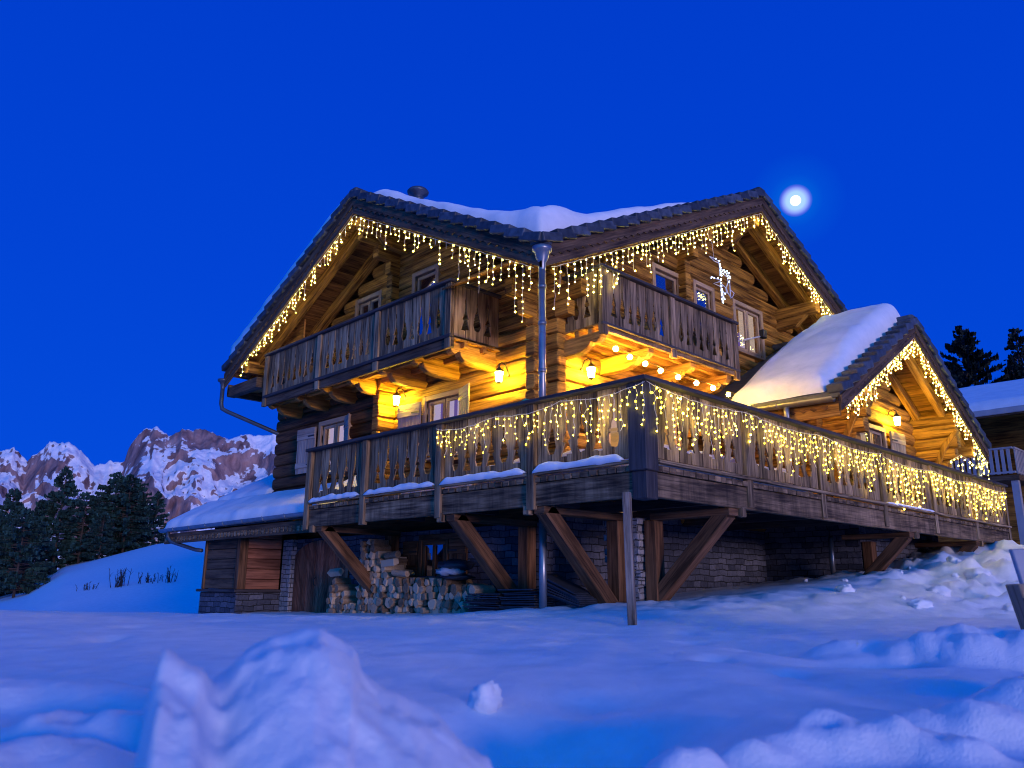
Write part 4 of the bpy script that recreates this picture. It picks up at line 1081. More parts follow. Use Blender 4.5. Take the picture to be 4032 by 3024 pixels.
for x in RPX[1:]:
    b = MB(); b.box(x-.07, x+.07, -.03, .05, 1.06, 2.40); b.build('rail_post', M['grey'], deck, .008)
b = MB(); b.box(-.05, .19, -.05, .22, 1.33, 2.40); b.build('corner_post', M['cap'], deck, .012)
b = MB(); b.prism([(-.10, -.10), (.12, .12), (.12, LE), (-.10, LE)], (1, 0, 0), (0, 1, 0), (0, 0, 1), (0, 0, 2.40), .055, (0, 1, 0)); b.build('handrail', M['cap'], deck, .01)
b = MB(); b.prism([(-.097, -.10), (RE, -.10), (RE, .12), (.123, .12)], (1, 0, 0), (0, 1, 0), (0, 0, 1), (0, 0, 2.40), .055, (1, 0, 0)); b.build('handrail', M['cap'], deck, .01)
# struts, posts, pier, cross beams
for y in (1.75, 3.56, 7.2):
    b = MB(); b.beam((.12, y, 1.0), (1.62, y, -.42), .2, .2, (0, 1, 0)); b.build('brace', M['red'], deck, .012)
    b = MB(); b.box(1.52, 1.72, y-.11, y+.11, -.8, .93); b.build('support_post', M['red'], deck, .012)
    b = MB(); b.box(.02, 1.86, y-.1, y+.1, .93, 1.028); b.build('cross_beam', M['red'], deck, .01)
    b = MB(); b.box(-.03, .06, y+.14, y+.26, .92, 1.05); b.build('block', M['rim'], deck, .01)
for x in (1.92, 8.14, 11.93):
    yb_ = 1.55 if x < 2 else 1.2
    b = MB(); b.beam((x, .12, .98), (x, yb_, -.42 if x < 2 else -.1), .2, .2, (1, 0, 0)); b.build('brace', M['red'], deck, .012)
    b = MB(); b.box(x-.11, x+.11, .02, 1.3, .93, 1.028); b.build('cross_beam', M['red'], deck, .01)
    b = MB(); b.box(x+.14, x+.26, -.02, .06, .92, 1.05); b.build('block', M['rim'], deck, .01)
b = MB(); b.box(1.80, 2.0, 1.2, 1.40, -.8, .93); b.build('support_post', M['red'], deck, .012)
b = MB(); b.box(8.9, 9.12, 1.08, 1.28, -.3, .93); b.build('support_post', M['red'], deck, .012)
b = MB(); z = -.9
while z < .93:
    j = [random.uniform(-.03, .03) for _ in range(4)]
    b.box(1.70+j[0], 2.12+j[1], 1.42+j[2], 2.02+j[3], z, z+.098, (1, 0, 0)); z += .104
b.build('stone_pier', M['pier'], deck, .012)
for x in (2.6, 4.2, 5.8, 7.4):
    b = MB(); b.box(x-.06, x+.06, .1, 3.38, 1.17, 1.34); b.build('joist', M['cap'], deck)
for y in (2.6, 4.4, 5.4, 6.4):
    b = MB(); b.box(.1, 1.74, y-.06, y+.06, 1.17, 1.34); b.build('joist', M['cap'], deck)
# snow on the deck floor and on the ledges
def strip(name, a0, a1, axis, y_in, y_out, z, hfun, label, n=60):
    b = MB(); vs, fs = [], []; K = 7
    for i in range(n+1):
        t = i/n; a = lerp(a0, a1, t); tap = min(1, min(t, 1-t)*14)**.6
        hh = hfun(a)*tap+.004
        for j in range(K):
            q = PI*j/(K-1); wv = lerp(y_in, y_out, .5-.5*math.cos(q))
            wig = .018*noise.noise(V((a*5, j*.4, 3)))
            zz_ = z+hh*math.sin(q)**.7-(.03*max(0, noise.noise(V((a*7, 2, 8))))+.012 if j == K-1 else 0)
            vs.append((wv+wig*(j > K//2), a, zz_) if axis == 'Y' else (a, wv+wig*(j > K//2), zz_))
    for i in range(n):
        for j in range(K-1): fs.append((i*K+j, (i+1)*K+j, (i+1)*K+j+1, i*K+j+1))
        fs.append((i*K+K-1, (i+1)*K+K-1, (i+1)*K, i*K))
    if axis == 'Y': fs = [tuple(reversed(f)) for f in fs]
    b.add(vs, fs, (0, 0, 1), smooth=True)
    tag(b.build(name, M['roofsnow']), label, 'snow', None, 'stuff')
hn = lambda k, base, amp: (lambda a: base+amp*(noise.noise(V((a*2.3, k, 1)))+.5*noise.noise(V((a*6, k, 4)))))
strip('ledge_snow', .30, 1.78, 'Y', .015, -.085, 1.47, hn(1, .085, .05), 'snow ridge on the deck ledge beside the corner post')
strip('ledge_snow', 1.95, 3.72, 'Y', .015, -.085, 1.47, hn(2, .085, .045), 'snow ridge on the deck ledge under the leftmost lit panel')
strip('ledge_snow', 3.88, 5.72, 'Y', .015, -.085, 1.47, hn(3, .075, .04), 'snow ridge on the deck ledge in the second bay from the left')
strip('ledge_snow', 5.90, 7.45, 'Y', .015, -.085, 1.47, hn(4, .07, .06), 'snow ridge on the deck ledge at its far left end')
strip('ledge_snow', 6.95, 9.2, 'X', .01, -.07, 1.475, hn(5, .025, .015), 'thin snow line on the right deck ledge lit warm')
strip('deck_snow', .35, 4.6, 'X', .95, .12, 1.385, hn(6, .42, .10), 'heap of snow on the deck floor behind the right railing')
strip('deck_snow', .5, 3.3, 'Y', 1.0, .12, 1.385, hn(7, .38, .08), 'heap of snow on the deck floor behind the left railing')
strip('deck_snow', 3.7, 5.6, 'Y', 1.3, .5, 1.385, hn(8, .3, .12), 'snow drift on the deck by the lit window')
b = MB(); b.blob((-.0, 1.98, 2.47), .05, .07, .03, 2, .3, 2); tag(b.build('cloth', M['green']), 'small green cloth on the left deck handrail by the downpipe', 'cloth')

# ------------------------------------------------------------------ lanterns
def lantern(loc, wall, label):
    """wall = direction from the lantern to the wall"""
    t = thing('wall_lantern', label, 'wall lamp', loc, 'glowing wall lanterns of the chalet')
    p = V(loc); w_ = V(wall).normalized()
    b = MB()
    vs = []; fs = []
    for (r, z) in ((.052, -.095), (.078, .085)):
        for k in range(6): q = PI/3*k; vs.append(p+V((r*math.cos(q), r*math.sin(q), z)))
    for k in range(6): fs.append((k, (k+1) % 6, 6+(k+1) % 6, 6+k))
    fs += [(5, 4, 3, 2, 1, 0)]
    b.add(vs, fs); b.build('glass', M['glow'], t)
    b = MB(); b.lathe([(.012, .19), (.02, .17), (.05, .14), (.095, .092), (.095, .086), (.0, .086)], p, 6, False)
    b.build('cap', M['iron'], t)
    b = MB(); b.lathe([(.0, -.125), (.03, -.12), (.056, -.097), (.0, -.0955)], p, 6, False)
    for k in range(6):
        q = PI/3*k; b.tube([p+V((.054*math.cos(q), .054*math.sin(q), -.096)), p+V((.080*math.cos(q), .080*math.sin(q), .087))], .004, 4)
    b.build('cage', M['iron'], t)
    b = MB(); e = p+w_*.22+V((0, 0, .1))
    b.tube([p+V((0, 0, .18)), p+V((0, 0, .23)), p+w_*.06+V((0, 0, .27)), p+w_*.15+V((0, 0, .25)), e], .011, 6)
    b.blob(e, .03, .03, .07, 1, .05, 1, 10, 6); b.build('bracket', M['iron'], t)
lantern((1.62, 7.25, 3.60), (1, 0, 0), 'lit wall lantern beside the dark projecting log wall, left of the window')
lantern((1.62, 4.25, 3.54), (1, 0, 0), 'lit wall lantern just left of the corner downpipe under the left balcony')
lantern((2.78, 3.14, 3.63), (0, 1, 0), 'lit wall lantern right of the corner downpipe under the right balcony')
lantern((10.85, 1.02, 3.66), (0, 1, 0), 'lit wall lantern right of the shuttered annex window')

# ------------------------------------------------------------------ light strings
def sphere_mesh(name, r, mat, sub=1):
    bm = bmesh.new(); bmesh.ops.create_icosphere(bm, subdivisions=sub, radius=r)
    me = bpy.data.meshes.new(name); bm.to_mesh(me); bm.free()
    me.polygons.foreach_set('use_smooth', [True]*len(me.polygons)); me.materials.append(mat); return me
def icicles(name, label, path, dropf, spacing=.13, pitch=.10, r=.0132, mat='bulb', group='icicle light strings on the chalet', outn=(0, 0, 0), jit=.02, maxparts=96, seed=1, wig=.012):
    rnd = random.Random(seed); pts = [V(p) for p in path]
    t = thing(name, label, 'light string', pts[0], group); base = pts[0]
    seglen = [(pts[i+1]-pts[i]).length for i in range(len(pts)-1)]; tot = sum(seglen)
    def at(u):
        for i, l_ in enumerate(seglen):
            if u <= l_ or i == len(seglen)-1: return pts[i].lerp(pts[i+1], u/l_)
            u -= l_
    wb = MB(); bulbs = []
    wire = []; k = max(8, int(tot/.15))
    for i in range(k+1):
        p = at(tot*i/k)+V((0, 0, -.02*abs(math.sin(i*1.3)))); wire.append(p)
    wb.tube(wire, .005, 4, caps=False)
    u = spacing*.5; i = 0
    cyc = [.95, .55, .8, .4, 1.0, .65, .35]
    while u < tot:
        p = at(u); dl = dropf(u/tot)*rnd.choice(cyc)*rnd.uniform(.75, 1.2)
        q = p.copy(); line = [q.copy()]; z = 0.04
        ph = rnd.uniform(0, 6); 
        while z < dl:
            off = V((rnd.uniform(-wig, wig), rnd.uniform(-wig, wig), 0))
            c = p+V((0, 0, -z))+off; line.append(c.copy())
            if rnd.random() < .92:
                bulbs.append(c+V((rnd.uniform(-jit, jit), rnd.uniform(-jit, jit), rnd.uniform(-.02, .0)))+V(outn)*.012)
            z += pitch*rnd.uniform(.7, 1.3)
        if len(line) > 1: wb.tube(line, .0042, 3, caps=False)
        u += spacing*rnd.uniform(.75, 1.25); i += 1
    wb.build('wire', M['wire'], t)
    me = sphere_mesh('bulb', r, M[mat], 1)
    rnd.shuffle(bulbs)
    for c in bulbs[:maxparts]:
        o = bpy.data.objects.new('bulb', me); COL.objects.link(o); o.parent = t; o.location = c-base
        s_ = rnd.uniform(.6, 1.35); o.scale = (s_, s_, s_)
    rest = bulbs[maxparts:]
    if rest:
        bm = bmesh.new()
        for c in rest:
            s_ = rnd.uniform(.6, 1.35)
            bmesh.ops.create_icosphere(bm, subdivisions=1, radius=r*s_, matrix=Matrix.Translation(c-base))
        m2 = bpy.data.meshes.new('more_bulbs'); bm.to_mesh(m2); bm.free(); m2.polygons.foreach_set('use_smooth', [True]*len(m2.polygons)); m2.materials.append(M[mat])
        o = bpy.data.objects.new('more_bulbs', m2); COL.objects.link(o); o.parent = t; o['kind'] = 'stuff'
    return t
FB = .44      # below roof surface: lower edge of the bargeboards
def lp(y, o=.03): return (XR+o, y, zL(y)-FB)
def rp(x, o=.03): return (x, YR+o, zR(x)-FB)
icicles('light_string', 'icicle light string down the left rake of the left gable', [lp(LY), lp(12.0)], lambda t: .48-.1*t, seed=3, spacing=.145, pitch=.09)
icicles('light_string', 'icicle light string along the left gable rake towards the corner downpipe', [lp(LY), lp(2.35)], lambda t: 0.50+.28*t+.12*math.sin(t*9), seed=4, spacing=.175, pitch=.105)
icicles('light_string', 'icicle light string along the right gable rake above the balcony', [rp(.75), rp(RX)], lambda t: .80-.32*t+.12*math.sin(t*11), seed=5, spacing=.16, pitch=.10)
icicles('light_string', 'icicle light string down the right rake of the right gable', [rp(RX), rp(11.9)], lambda t: .55-.1*t, seed=6, spacing=.135, pitch=.09)
def ap(x): return (x, AY+.03, fa(x, 0)-.375)
icicles('light_string', 'dense icicle lights on the left rake of the small annex gable', [ap(AL+.25), ap(AXC)], lambda t: .52, seed=8, spacing=.125, pitch=.09, r=.0145)
icicles('light_string', 'dense icicle lights on the right rake of the small annex gable', [ap(AXC), ap(AR-.05)], lambda t: .50+.25*sstep(.7, 1, t), seed=9, spacing=.125, pitch=.09, r=.0145)
icicles('light_string', 'icicle lights hanging below the right eave of the annex over the deck end', [(11.2, AY, 2.72), (12.0, AY, 2.95), (13.0, AY, 2.80), (AR, AY, 3.0)], lambda t: .30+.35*t, seed=10, spacing=.26, pitch=.16, r=.016)
swag = lambda a, c, n, s: [V(a).lerp(V(c), i/n)+V((0, 0, -s*math.sin(PI*((i/n*3) % 1)))) for i in range(n+1)]
icicles('light_string', 'icicle lights draped on the left deck railing next to the corner', swag((-.055, 3.86, 2.33), (-.075, -.075, 2.38), 40, .07), lambda t: .46+.14*t, seed=11, spacing=.11, pitch=.08, r=.0106, mat='bulbdeck', jit=.015, wig=.02)
icicles('light_string', 'icicle lights draped along the near half of the right deck railing', swag((-.03, -.075, 2.38), (6.9, -.06, 2.34), 60, .06), lambda t: .62+.10*math.sin(t*14), seed=12, spacing=.115, pitch=.082, r=.0125, mat='bulbdeck', jit=.015, wig=.02)
icicles('light_string', 'icicle lights draped along the far end of the right deck railing', swag((6.95, -.06, 2.30), (14.3, -.06, 2.30), 60, .06), lambda t: .66+.14*math.sin(t*11), seed=13, spacing=.15, pitch=.10, r=.0155, mat='bulbdeck', jit=.015, wig=.02)
# garland of larger globe bulbs under the right balcony and annex eave
GB = [(3.18, 2.9, 4.10), (3.58, 2.9, 4.03), (4.04, 2.9, 4.00), (4.52, 2.9, 3.96), (5.06, 2.88, 3.93), (5.62, 2.84, 3.91), (6.02, 2.72, 3.86), (6.2, 2.49, 3.72), (6.2, 2.12, 3.56), (6.2, 1.76, 3.45), (6.2, 1.07, 3.33), (6.2, .77, 3.29)]
for q_ in range(7):
    k_ = .925 if q_ < 6 else .95
    GB[q_] = tuple(CAMP[a_]+(GB[q_][a_]-CAMP[a_])*k_ for a_ in range(3))
t = thing('globe_light_garland', 'string of large warm globe bulbs under the right balcony and annex eave', 'light string', GB[0])
b = MB(); b.tube([V(p)+V((0, 0, .06)) for p in GB], .004, 5); b.build('wire', M['iron'], t)
gm = sphere_mesh('globe_bulb', .046, M['globe'], 2)
for p in GB:
    o = bpy.data.objects.new('globe_bulb', gm); COL.objects.link(o); o.parent = t; o.location = V(p)-V(GB[0])
# wire reindeer figure with blue-white bulbs hanging from the right gable
def figure():
    # points measured on the figure, metres in the plane of the right verge
    t = thing('light_figure', 'hanging wire figure with blue and white bulbs at the right gable', 'light figure', (5.5, 2.1, 5.85))
    k = .00242                                   # metres per mark unit
    def P(x, y): return V((5.26+(x-400)*k*.60, 2.1, 6.24-(y-180)*k*.245-(x-400)*k*.02))
    def Q(x, y): return V((lerp(5.12, 6.0, (x-300)/790), 2.1+.04*math.sin(x*.02), lerp(6.24, 5.39, (y-180)/1390)+(x-500)*-.00006))
    body = [(380, 170), (470, 200), (550, 260), (640, 320), (715, 360), (765, 410), (815, 440), (860, 480), (900, 560), (930, 610), (860, 620), (800, 600), (760, 540), (690, 530), (630, 510), (570, 420), (550, 330), (470, 290), (380, 170)]
    wing_ = [(300, 960), (340, 940), (400, 840), (470, 880), (560, 900), (690, 890), (790, 1000), (800, 1180), (720, 1170), (620, 1070), (440, 1060), (560, 950)]
    tail = [(690, 760), (690, 890), (680, 1000), (620, 1070), (565, 1250), (590, 1320), (590, 1400), (660, 1460), (710, 1550), (750, 1420), (730, 1350), (765, 1220), (700, 1090), (680, 1000)]
    cage = [(840, 800), (900, 700), (940, 820), (980, 940), (1060, 960), (1090, 1010), (1060, 1150), (980, 1240), (900, 1270), (820, 1180), (800, 1010), (840, 800)]
    b = MB()
    for line in (body, wing_, tail, cage, [(900, 700), (990, 950), (960, 1230)], [(940, 820), (900, 1270)], [(830, 660), (840, 800)], [(640, 510), (660, 660), (720, 620)]): b.tube([Q(*q) for q in line], .011, 4)
    b.tube([Q(470, 200), Q(470, 200)+V((-.05, 0, .35))], .004, 4)
    b.build('frame', M['white'], t)
    me = sphere_mesh('bulb', .0145, M['blueled'], 1)
    pts = [(485, 215), (550, 265), (580, 350), (640, 325), (620, 365), (705, 365), (765, 410), (815, 440), (640, 410), (570, 420), (690, 445), (740, 470), (780, 480), (855, 480), (630, 510), (690, 530), (755, 540), (805, 530), (820, 595), (885, 590), (930, 610), (680, 610), (720, 625), (655, 660), (830, 680), (680, 765), (840, 800), (690, 895), (600, 875), (500, 870), (440, 880), (385, 885), (340, 945), (685, 1000), (625, 1070), (705, 1090), (715, 1160), (625, 1170), (765, 1225), (565, 1250), (700, 1280), (590, 1320), (730, 1355), (590, 1400), (750, 1415), (660, 1460), (710, 1480), (705, 1520), (715, 1550)]
    for q in pts:
        o = bpy.data.objects.new('bulb', me); COL.objects.link(o); o.parent = t; o.location = Q(*q)+V((0, -.02, 0))-t.location
figure()
# floodlight on an arm beside the upper right window
t = thing('floodlight', 'small black floodlight on a white arm by the upper right window', 'lamp', (8.15, 3.3, 5.4))
b = MB(); b.tube([(8.1, 3.3, 5.42), (8.72, 3.05, 5.62)], .02, 8); b.tube([(8.3, 3.32, 5.45), (8.75, 3.05, 5.64)], .01, 6); b.build('arm', M['white'], t)
b = MB(); b.box(8.70, 8.86, 2.95, 3.07, 5.58, 5.78); b.build('housing', M['iron'], t, .015)

# ------------------------------------------------------------------ firewood, stored tiles, tarpaulin
def log_mesh(k):
    rnd = random.Random(100+k); b = MB()
    n = rnd.choice([3, 4, 5, 7, 8]); r = rnd.uniform(.062, .095); pts = []
    a0 = rnd.uniform(0, 6)
    for i in range(n):
        q = a0+2*PI*i/n+rnd.uniform(-.25, .25); rr = r*rnd.uniform(.8, 1.15); pts.append((rr*math.cos(q), rr*math.sin(q)))
    b.prism(pts, (0, 1, 0), (0, 0, 1), (1, 0, 0), (0, 0, 0), rnd.uniform(.36, .46), (1, 0, 0))
    o = b.build('firewood_log', M['firewood'], None, .010, 2); return o
protos = [log_mesh(k) for k in range(12)]
FW_LABEL = 'split firewood log in the heap under the left deck'
nlog = 0; used = [False]*12; rnd = random.Random(5)
def put_log(x, y, z, tilt=0, pitch_=0):
    global nlog
    k = rnd.randrange(12); o = protos[k]
    if used[k]: o = o.copy(); COL.objects.link(o)
    used[k] = True
    o.location = (x, y, z); o.rotation_euler = (rnd.uniform(-.5, .5)+tilt, pitch_, rnd.uniform(-.10, .10))
    tag(o, FW_LABEL, 'firewood log', 'firewood logs heaped under the left deck'); nlog += 1
def top_of_pile(y):
    return table([4.0, 4.45, 5.0, 6.45, 6.75, 7.1, 7.22, 7.5, 7.58, 7.62, 8.05, 8.2, 8.45, 8.6],
                 [-.04, .02, .12, .14, .42, .72, .92, .85, .55, -.35, -.25, .12, .1, -.35], y)
z = -.52; row = 0
while z < 1.0:
    y = 4.0+(row % 2)*.07
    while y < 8.55:
        if z < top_of_pile(y)-.03 and z > gz(1.15, y)-.07:
            put_log(1.13+rnd.uniform(-.06, .06), y+rnd.uniform(-.02, .02), z+rnd.uniform(-.015, .015))
        y += .142*rnd.uniform(.92, 1.08)
    z += .118; row += 1
for y, z, a in ((6.5, .55, 0), (6.55, .42, 0), (6.2, .2, 0), (8.3, .26, 0)):    # logs lying crosswise
    k = 3; o = protos[rnd.randrange(12)].copy(); COL.objects.link(o); o.location = (1.12, y-.2, z); o.rotation_euler = (0, rnd.uniform(-.1, .1), PI/2+rnd.uniform(-.15, .15))
    tag(o, FW_LABEL, 'firewood log', 'firewood logs heaped under the left deck')
for o, u_ in zip(protos, used):
    if not u_: bpy.data.objects.remove(o)
# backing of bark-dark stacked rows behind the front row
for k in range(26):
    y = rnd.uniform(4.6, 7.3); o = protos[0].copy(); COL.objects.link(o); o.location = (1.3, y, min(top_of_pile(y)-.06, rnd.uniform(-.3, .8))); o.rotation_euler = (rnd.uniform(0, 6), 0, 0)
    tag(o, FW_LABEL, 'firewood log', 'firewood logs heaped under the left deck')
# two stacks of spare roof tiles
b = MB(); b.box(0, .40, 0, .72, 0, .022); tile0 = b.build('roof_tile', M['slate'], None, .006)
first = True
def put_tile(x, y, z, rx, rz, lab, grp):
    global first
    o = tile0 if first else tile0.copy()
    if not first: COL.objects.link(o)
    first = False
    o.location = (x, y, z); o.rotation_euler = (rx, 0, rz); tag(o, lab, 'roof tile', grp)
for st, (ys, n) in enumerate(((3.40, 9), (2.64, 9))):
    for k in range(n):
        put_tile(.85+rnd.uniform(-.05, .05), ys+rnd.uniform(-.03, .03), gz(1, ys+.3)-.02+k*.033, rnd.uniform(-.02, .02)-.03*st, rnd.uniform(-.05, .05),
                 'dark spare roof tile in the neat pile right of the firewood', 'spare roof tiles in the neat pile')
for k in range(8):
    put_tile(.82+rnd.uniform(-.04, .04), 1.72+k*.02, gz(1, 1.8)+.0+k*.026, .24+.02*k, rnd.uniform(-.06, .06),
             'dark spare roof tile in the slumped pile by the near strut', 'spare roof tiles in the slumped pile')
t = thing('tarpaulin_bundle', 'dark tarpaulin bundle with a white sack lying on the firewood', 'tarpaulin', (1.2, 4.85, .15))
b = MB(); b.blob((1.22, 4.82, .34), .26, .36, .10, 4, .25, 2.2, 22, 12); b.blob((1.22, 4.78, .15), .22, .34, .05, 6, .3, 2.4, 20, 8); b.build('tarpaulin', M['tarp'], t)
b = MB(); b.blob((1.14, 4.86, .24), .2, .28, .085, 9, .3, 2.5, 18, 10); b.build('sack', M['sack'], t)

# ------------------------------------------------------------------ stake, board at the right edge
p = sd(1.24, 8.42); zb = gz(p.x, p.y)
t = sd(1.215, 8.42)
b = MB(); b.beam((p.x, p.y, zb-.3), (t.x-.0, t.y, .975), .085, .085, (HX*.8+HY*.3, HY*.8-HX*.3, 0)); tag(b.build('wooden_stake', M['post'], None, .012, 2), 'tall weathered stake standing alone in the snow before the deck corner', 'stake')
t = thing('snow_board', 'leaning pale board with a brown post cut by the right photo edge', 'board', sd(3.3, 5.2, -.4))
b = MB(); a0 = sd(3.24, 5.15, .335); 
r_ = V((HY, -HX, 0)); fwd = V((HX, HY, 0))
def SB(s, d, z): return sd(s, d, z)
b.hexa([SB(3.36, 5.2, -.6), SB(4.3, 5.2, -.6), SB(4.3, 5.24, -.6), SB(3.36, 5.24, -.6), SB(3.205, 5.2, .255), SB(4.3, 5.2, .30), SB(4.3, 5.24, .30), SB(3.205, 5.24, .255)], (0, 0, 1)); b.build('panel', M['plank'], t, .006)
b = MB(); b.hexa([SB(3.25, 5.0, -.7), SB(3.47, 5.0, -.7), SB(3.47, 5.14, -.7), SB(3.25, 5.14, -.7), SB(3.09, 5.0, .035), SB(3.25, 5.0, .045), SB(3.25, 5.14, .045), SB(3.09, 5.14, .035)], (0, 0, 1)); b.build('post', M['frame'], t, .006)
b = MB(); b.hexa([SB(3.108, 4.99, -.06), SB(3.27, 4.99, -.05), SB(3.27, 4.999, -.05), SB(3.108, 4.999, -.06), SB(3.103, 4.99, -.045), SB(3.265, 4.99, -.035), SB(3.265, 4.999, -.035), SB(3.103, 4.999, -.045)], (1, 0, 0)); b.build('band', M['iron'], t)

# ------------------------------------------------------------------ neighbouring house on the right
nb = thing('neighbour_house', 'snow roofed wooden house with white slatted balcony behind the deck end', 'house', (22, 0, 1))
b = MB(); b.box(23.2, 27, -9, 6.0, .5, 5.9, (0, 1, 0)); b.build('wall', M['log'], nb)
b = MB(); b.hexa([(20.5, -9.5, 5.30), (25, -9.5, 6.9), (25, 6.5, 6.9), (20.5, 6.5, 5.30), (20.5, -9.5, 5.48), (25, -9.5, 7.08), (25, 6.5, 7.08), (20.5, 6.5, 5.48)], (0, 1, 0)); b.build('roof', M['barge'], nb, .02)
b = MB(); b.box(20.44, 20.498, -9.5, 6.5, 5.36, 5.55, (0, 1, 0)); b.build('fascia', M['plank'], nb, .02)
b = MB(); b.box(23.14, 23.19, -1.6, .6, 3.7, 5.2); b.build('window', M['darkglass'], nb)
bal = holder('balcony', nb)
b = MB(); b.box(21.4, 23.2, 1.3, 6.0, 3.38, 3.55, (0, 1, 0)); b.build('floor', M['barge'], bal)
b = MB()
b.box(21.42, 21.5, 1.4, 6.0, 4.40, 4.46); b.box(21.42, 21.5, 1.4, 6.0, 3.62, 3.68)
y = 6.0
while y > 1.5:
    b.box(21.44, 21.47, y-.10, y, 3.6, 4.43, (0, 0, 1)); y -= .17
b.build('rail_panel', M['plank'], bal)
b = MB(); b.box(21.52, 23.2, 1.34, 1.42, 4.40, 4.46); b.box(21.52, 23.2, 1.34, 1.42, 3.62, 3.68); x = 21.55
while x < 23.1: b.box(x, x+.10, 1.36, 1.39, 3.6, 4.43, (0, 0, 1)); x += .17
b.build('rail_panel', M['plank'], bal)
for y in (1.46, 5.5):
    b = MB(); b.box(21.45, 21.65, y-.1, y+.1, .5, 3.4); b.build('post', M['plank'], nb)
snow_sheet('roof_snow', 20.45, 25.3, -9.4, 6.4, 20, 20, lambda x, y: 5.49+.3556*(x-20.5), lambda x, y: .3, 'smooth snow on the roof of the neighbouring house', .3)

# ------------------------------------------------------------------ trees and shrubs
def conifer_meshes(seed, hgt, wid, base, shape, snowy, dens=1.0, droop=.25, bare=.0):
    """trunk, crown of needle sprays on whorled branches, and snow lying on the sprays; unit: metres"""
    rnd = random.Random(seed); tr, cr, sn = MB(), MB(), MB()
    tr.tube([(0, 0, -.5), (.04*hgt*.1, 0, hgt*.5), (0, 0, hgt*.99)], [hgt*.017, hgt*.011, .02], 7)
    nb_ = int(hgt*6*dens)
    for i in range(nb_):
        t = (i+rnd.random())/nb_
        z = lerp(base*hgt, hgt*.985, t)
        if shape == 'pine': R = wid*(math.sin(PI*min(1, .14+t*.86))**.6)*(1-.4*t)
        else: R = wid*(1-t)**.8+.12
        for q in range(rnd.choice([2, 3, 3])):
            az = rnd.uniform(0, 2*PI); Lb = R*rnd.uniform(.6, 1.12)
            rise = rnd.uniform(-.1, .25) if shape == 'pine' else -droop+rnd.uniform(-.1, .15)+.45*t
            d = V((math.cos(az), math.sin(az), rise)).normalized(); s = V((-d.y, d.x, 0)).normalized()
            tip = V((0, 0, z))+d*Lb
            tr.tube([V((0, 0, z)), tip], [.02+.012*Lb, .006], 3, caps=False)
            m = max(4, int(Lb*13*(1-bare)))
            for k in range(m):
                u = lerp(.25, 1.0, (k+rnd.random())/m); c = V((0, 0, z))+d*(Lb*u)+V((0, 0, -.05*u*Lb))
                ln = rnd.uniform(.15, .34)*(1.15-.4*u); sg = rnd.choice([-1, 1])
                dirn = (d*rnd.uniform(.3, 1)+s*sg*rnd.uniform(.3, 1)+V((0, 0, rnd.uniform(-.35, .35)))).normalized()
                sid = dirn.cross(V((0, 0, 1))).normalized()*ln*.30; upv = V((0, 0, rnd.uniform(.02, .10)))
                e = c+dirn*ln
                cr.add([c-sid*.5, c+sid*.5, e+sid+upv*0, e-sid+upv*0, e+dirn*ln*.3], [(0, 1, 2, 4, 3)], (0, 0, 1))
                cr.add([c-upv*1.5, e-upv*2.5, e+dirn*ln*.2, e+upv*2.5, c+upv*1.5], [(0, 1, 2, 3, 4)], (0, 0, 1))
                if rnd.random() < snowy:
                    o_ = V((0, 0, .03)); cr2 = [c-sid*.6+o_, c+sid*.6+o_, e+sid*.8+o_, e-sid*.8+o_]
                    sn.add(cr2, [(0, 1, 2, 3)], (0, 0, 1))
    return tr, cr, sn
def tree_kind(seed, hgt, wid, base, shape, snowy, mat, **k):
    tr, cr, sn = conifer_meshes(seed, hgt, wid, base, shape, snowy, **k)
    r = bpy.data.objects.new('pine_tree', None); COL.objects.link(r)
    tr.build('trunk', M['bark'], r); cr.build('crown', M[mat], r); sn.build('branch_snow', M['roofsnow'], r)
    return r
kinds = [tree_kind(21, 10, 3.9, .07, 'pine', .06, 'needle'), tree_kind(22, 10, 3.6, .05, 'spruce', .07, 'needle', droop=.1, dens=1.15), tree_kind(23, 10, 4.4, .10, 'pine', .025, 'needle')]
usedk = [False]*3
PINES = [  # s, d, scale, kind, base, label
    (-43.5, 70, .72, 0, 'tall pine at the far left edge of the wood'), (-46, 76, .92, 1, 'dark conifer second from the left edge of the wood'),
    (-38.5, 66, .66, 2, 'broad pine leaning over the low snow hump at left'), (-43.5, 80, .96, 1, 'pointed conifer standing behind the broad left pine'),
    (-40.6, 79, .84, 2, 'middle pine of the wood with pale gaps in its crown'), (-39.3, 82, 1.03, 0, 'tallest pine in the middle of the wood'),
    (-37.4, 81, .95, 2, 'broad bushy pine right of the tallest one'), (-37.6, 83, .84, 1, 'slim conifer near the right end of the wood'), (-36.2, 85, .72, 1, 'rightmost conifer of the wood next to the garage roof'),
    (-41.8, 72, .60, 2, 'low pine in the front row of the wood at left'), (-37.9, 77.5, .55, 0, 'short pine before the bare trunks of the wood'), (-50, 74, .85, 2, 'pine mostly cut by the left photo edge'),
    (-48, 84, .8, 1, 'conifer deep in the left part of the wood')]
for k_, (s, d, sc_, kd, lab) in enumerate(PINES):
    o = kinds[kd] if not usedk[kd] else copy_thing(kinds[kd]); usedk[kd] = True
    p = sd(s-1.2, d); o.location = (p.x, p.y, ground(s-1.2, d)-.3); sc_ *= (1.12 if k_ in (0, 1, 2, 3, 9, 11, 12) else .86); o.scale = (sc_*rnd.uniform(.95, 1.1), sc_*rnd.uniform(.95, 1.1), sc_); o.rotation_euler = (0, 0, rnd.uniform(0, 6))
    tag(o, lab, 'tree', 'pines of the wood beyond the field')
rk = tree_kind(31, 12, 4.9, .05, 'spruce', .05, 'needle2', droop=-.05, dens=1.2)
lk = tree_kind(32, 12, 2.2, .25, 'spruce', .0, 'needle2', droop=.0, dens=.8, bare=.6)
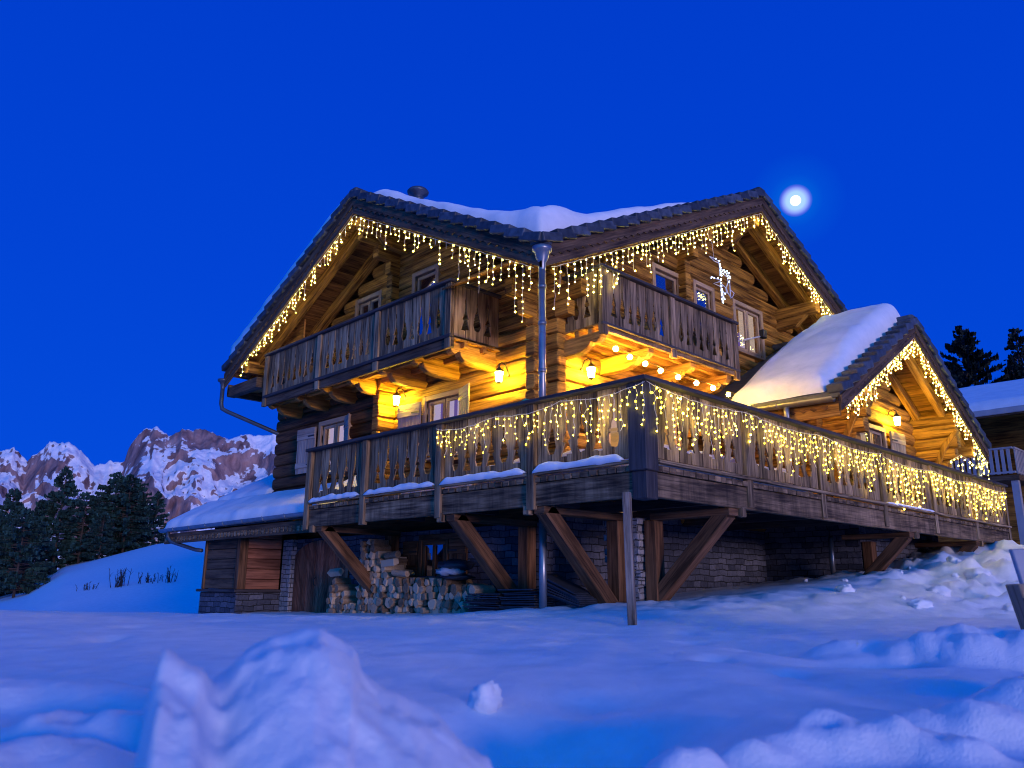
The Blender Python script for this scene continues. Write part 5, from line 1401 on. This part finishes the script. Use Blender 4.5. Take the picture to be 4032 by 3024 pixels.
for (s, d, sc_, kk, lab, zb_) in ((28.7, 48.5, .93, rk, 'dark spruce with upswept boughs behind the annex gable', 5.2), (31.6, 48.5, .66, None, 'low dark spruce between the two right hand trees', 6.0), (33.0, 50, .70, None, 'snow flecked spruce at the right photo edge', 6.2), (33.9, 51.2, .98, lk, 'thin bare topped larch at the right photo edge', 5.4), (26.6, 50, .66, None, 'small spruce half hidden by the annex roof', 5.2)):
    o = kk if kk is not None else copy_thing(rk)
    p = sd(s, d); o.location = (p.x, p.y, zb_); o.scale = (sc_, sc_, sc_); o.rotation_euler = (0, 0, rnd.uniform(0, 6)); tag(o, lab, 'tree', 'trees behind the neighbouring house')
# ground they stand on: a knoll behind the neighbouring house
def knoll():
    vs, fs = [], []; n = 40
    for i in range(n+1):
        for j in range(n+1):
            s, d = lerp(16, 52, i/n), lerp(38, 75, j/n)
            e = max(0, 1-((s-33)/17)**2)*max(0, 1-((d-56)/18)**2)
            vs.append(sd(s, d, 1.9+5.0*e**.6+.3*noise.noise(V((s*.2, d*.2, 0))) if e > 0 else -1))
    for i in range(n):
        for j in range(n): a = i*(n+1)+j; fs.append((a, a+1, a+n+2, a+n+1))
    me = bpy.data.meshes.new('snow_hill'); me.from_pydata(vs, [], fs); me.polygons.foreach_set('use_smooth', [True]*len(fs)); me.materials.append(M['snow'])
    o = bpy.data.objects.new('snow_hill', me); COL.objects.link(o); tag(o, 'snow covered knoll under the right hand trees', None, None, 'structure')
    if me.polygons[5].normal.z < 0: me.flip_normals()
knoll()
def shrub(s, d, hgt, wd, n, seed, lab):
    rnd = random.Random(seed); b = MB(); p = sd(s, d, ground(s, d)-.05)
    for i in range(n):
        a = rnd.uniform(0, 6.28); rr = rnd.uniform(0, wd); q = p+V((math.cos(a)*rr, math.sin(a)*rr, 0)); hh = hgt*rnd.uniform(.4, 1)
        tip = q+V((rnd.uniform(-.3, .3)*hh, rnd.uniform(-.3, .3)*hh, hh)); mid = q.lerp(tip, .5)+V((rnd.uniform(-.05, .05), rnd.uniform(-.05, .05), 0))
        b.tube([q, mid, tip], [.022, .016, .008], 4, caps=False)
        for k in range(3):
            c = q.lerp(tip, rnd.uniform(.35, .9)); b.tube([c, c+V((rnd.uniform(-.3, .3), rnd.uniform(-.3, .3), rnd.uniform(.1, .4)))*hgt*.5], [.012, .006], 3, caps=False)
    tag(b.build('bare_shrub', M['twig']), lab, 'shrub', 'bare shrubs poking out of the field')
shrub(-22.6, 47.5, 1.15, .6, 26, 1, 'tallest bare shrub in the middle of the snowy field')
shrub(-20.9, 47.5, 1.7*.4, .8, 22, 2, 'low wide bare shrub right of the tallest shrub')
shrub(-19.5, 47.0, 1.0, .3, 12, 3, 'slim bare shrub nearest to the garage')
shrub(-24.8, 48, .6, .6, 12, 4, 'faint bare shrub left of the tallest shrub')
shrub(-22.3, 33, .7, .4, 20, 5, 'bare twigs below the pines at the left edge')
print('firewood', nlog, 'objects', len(bpy.data.objects))
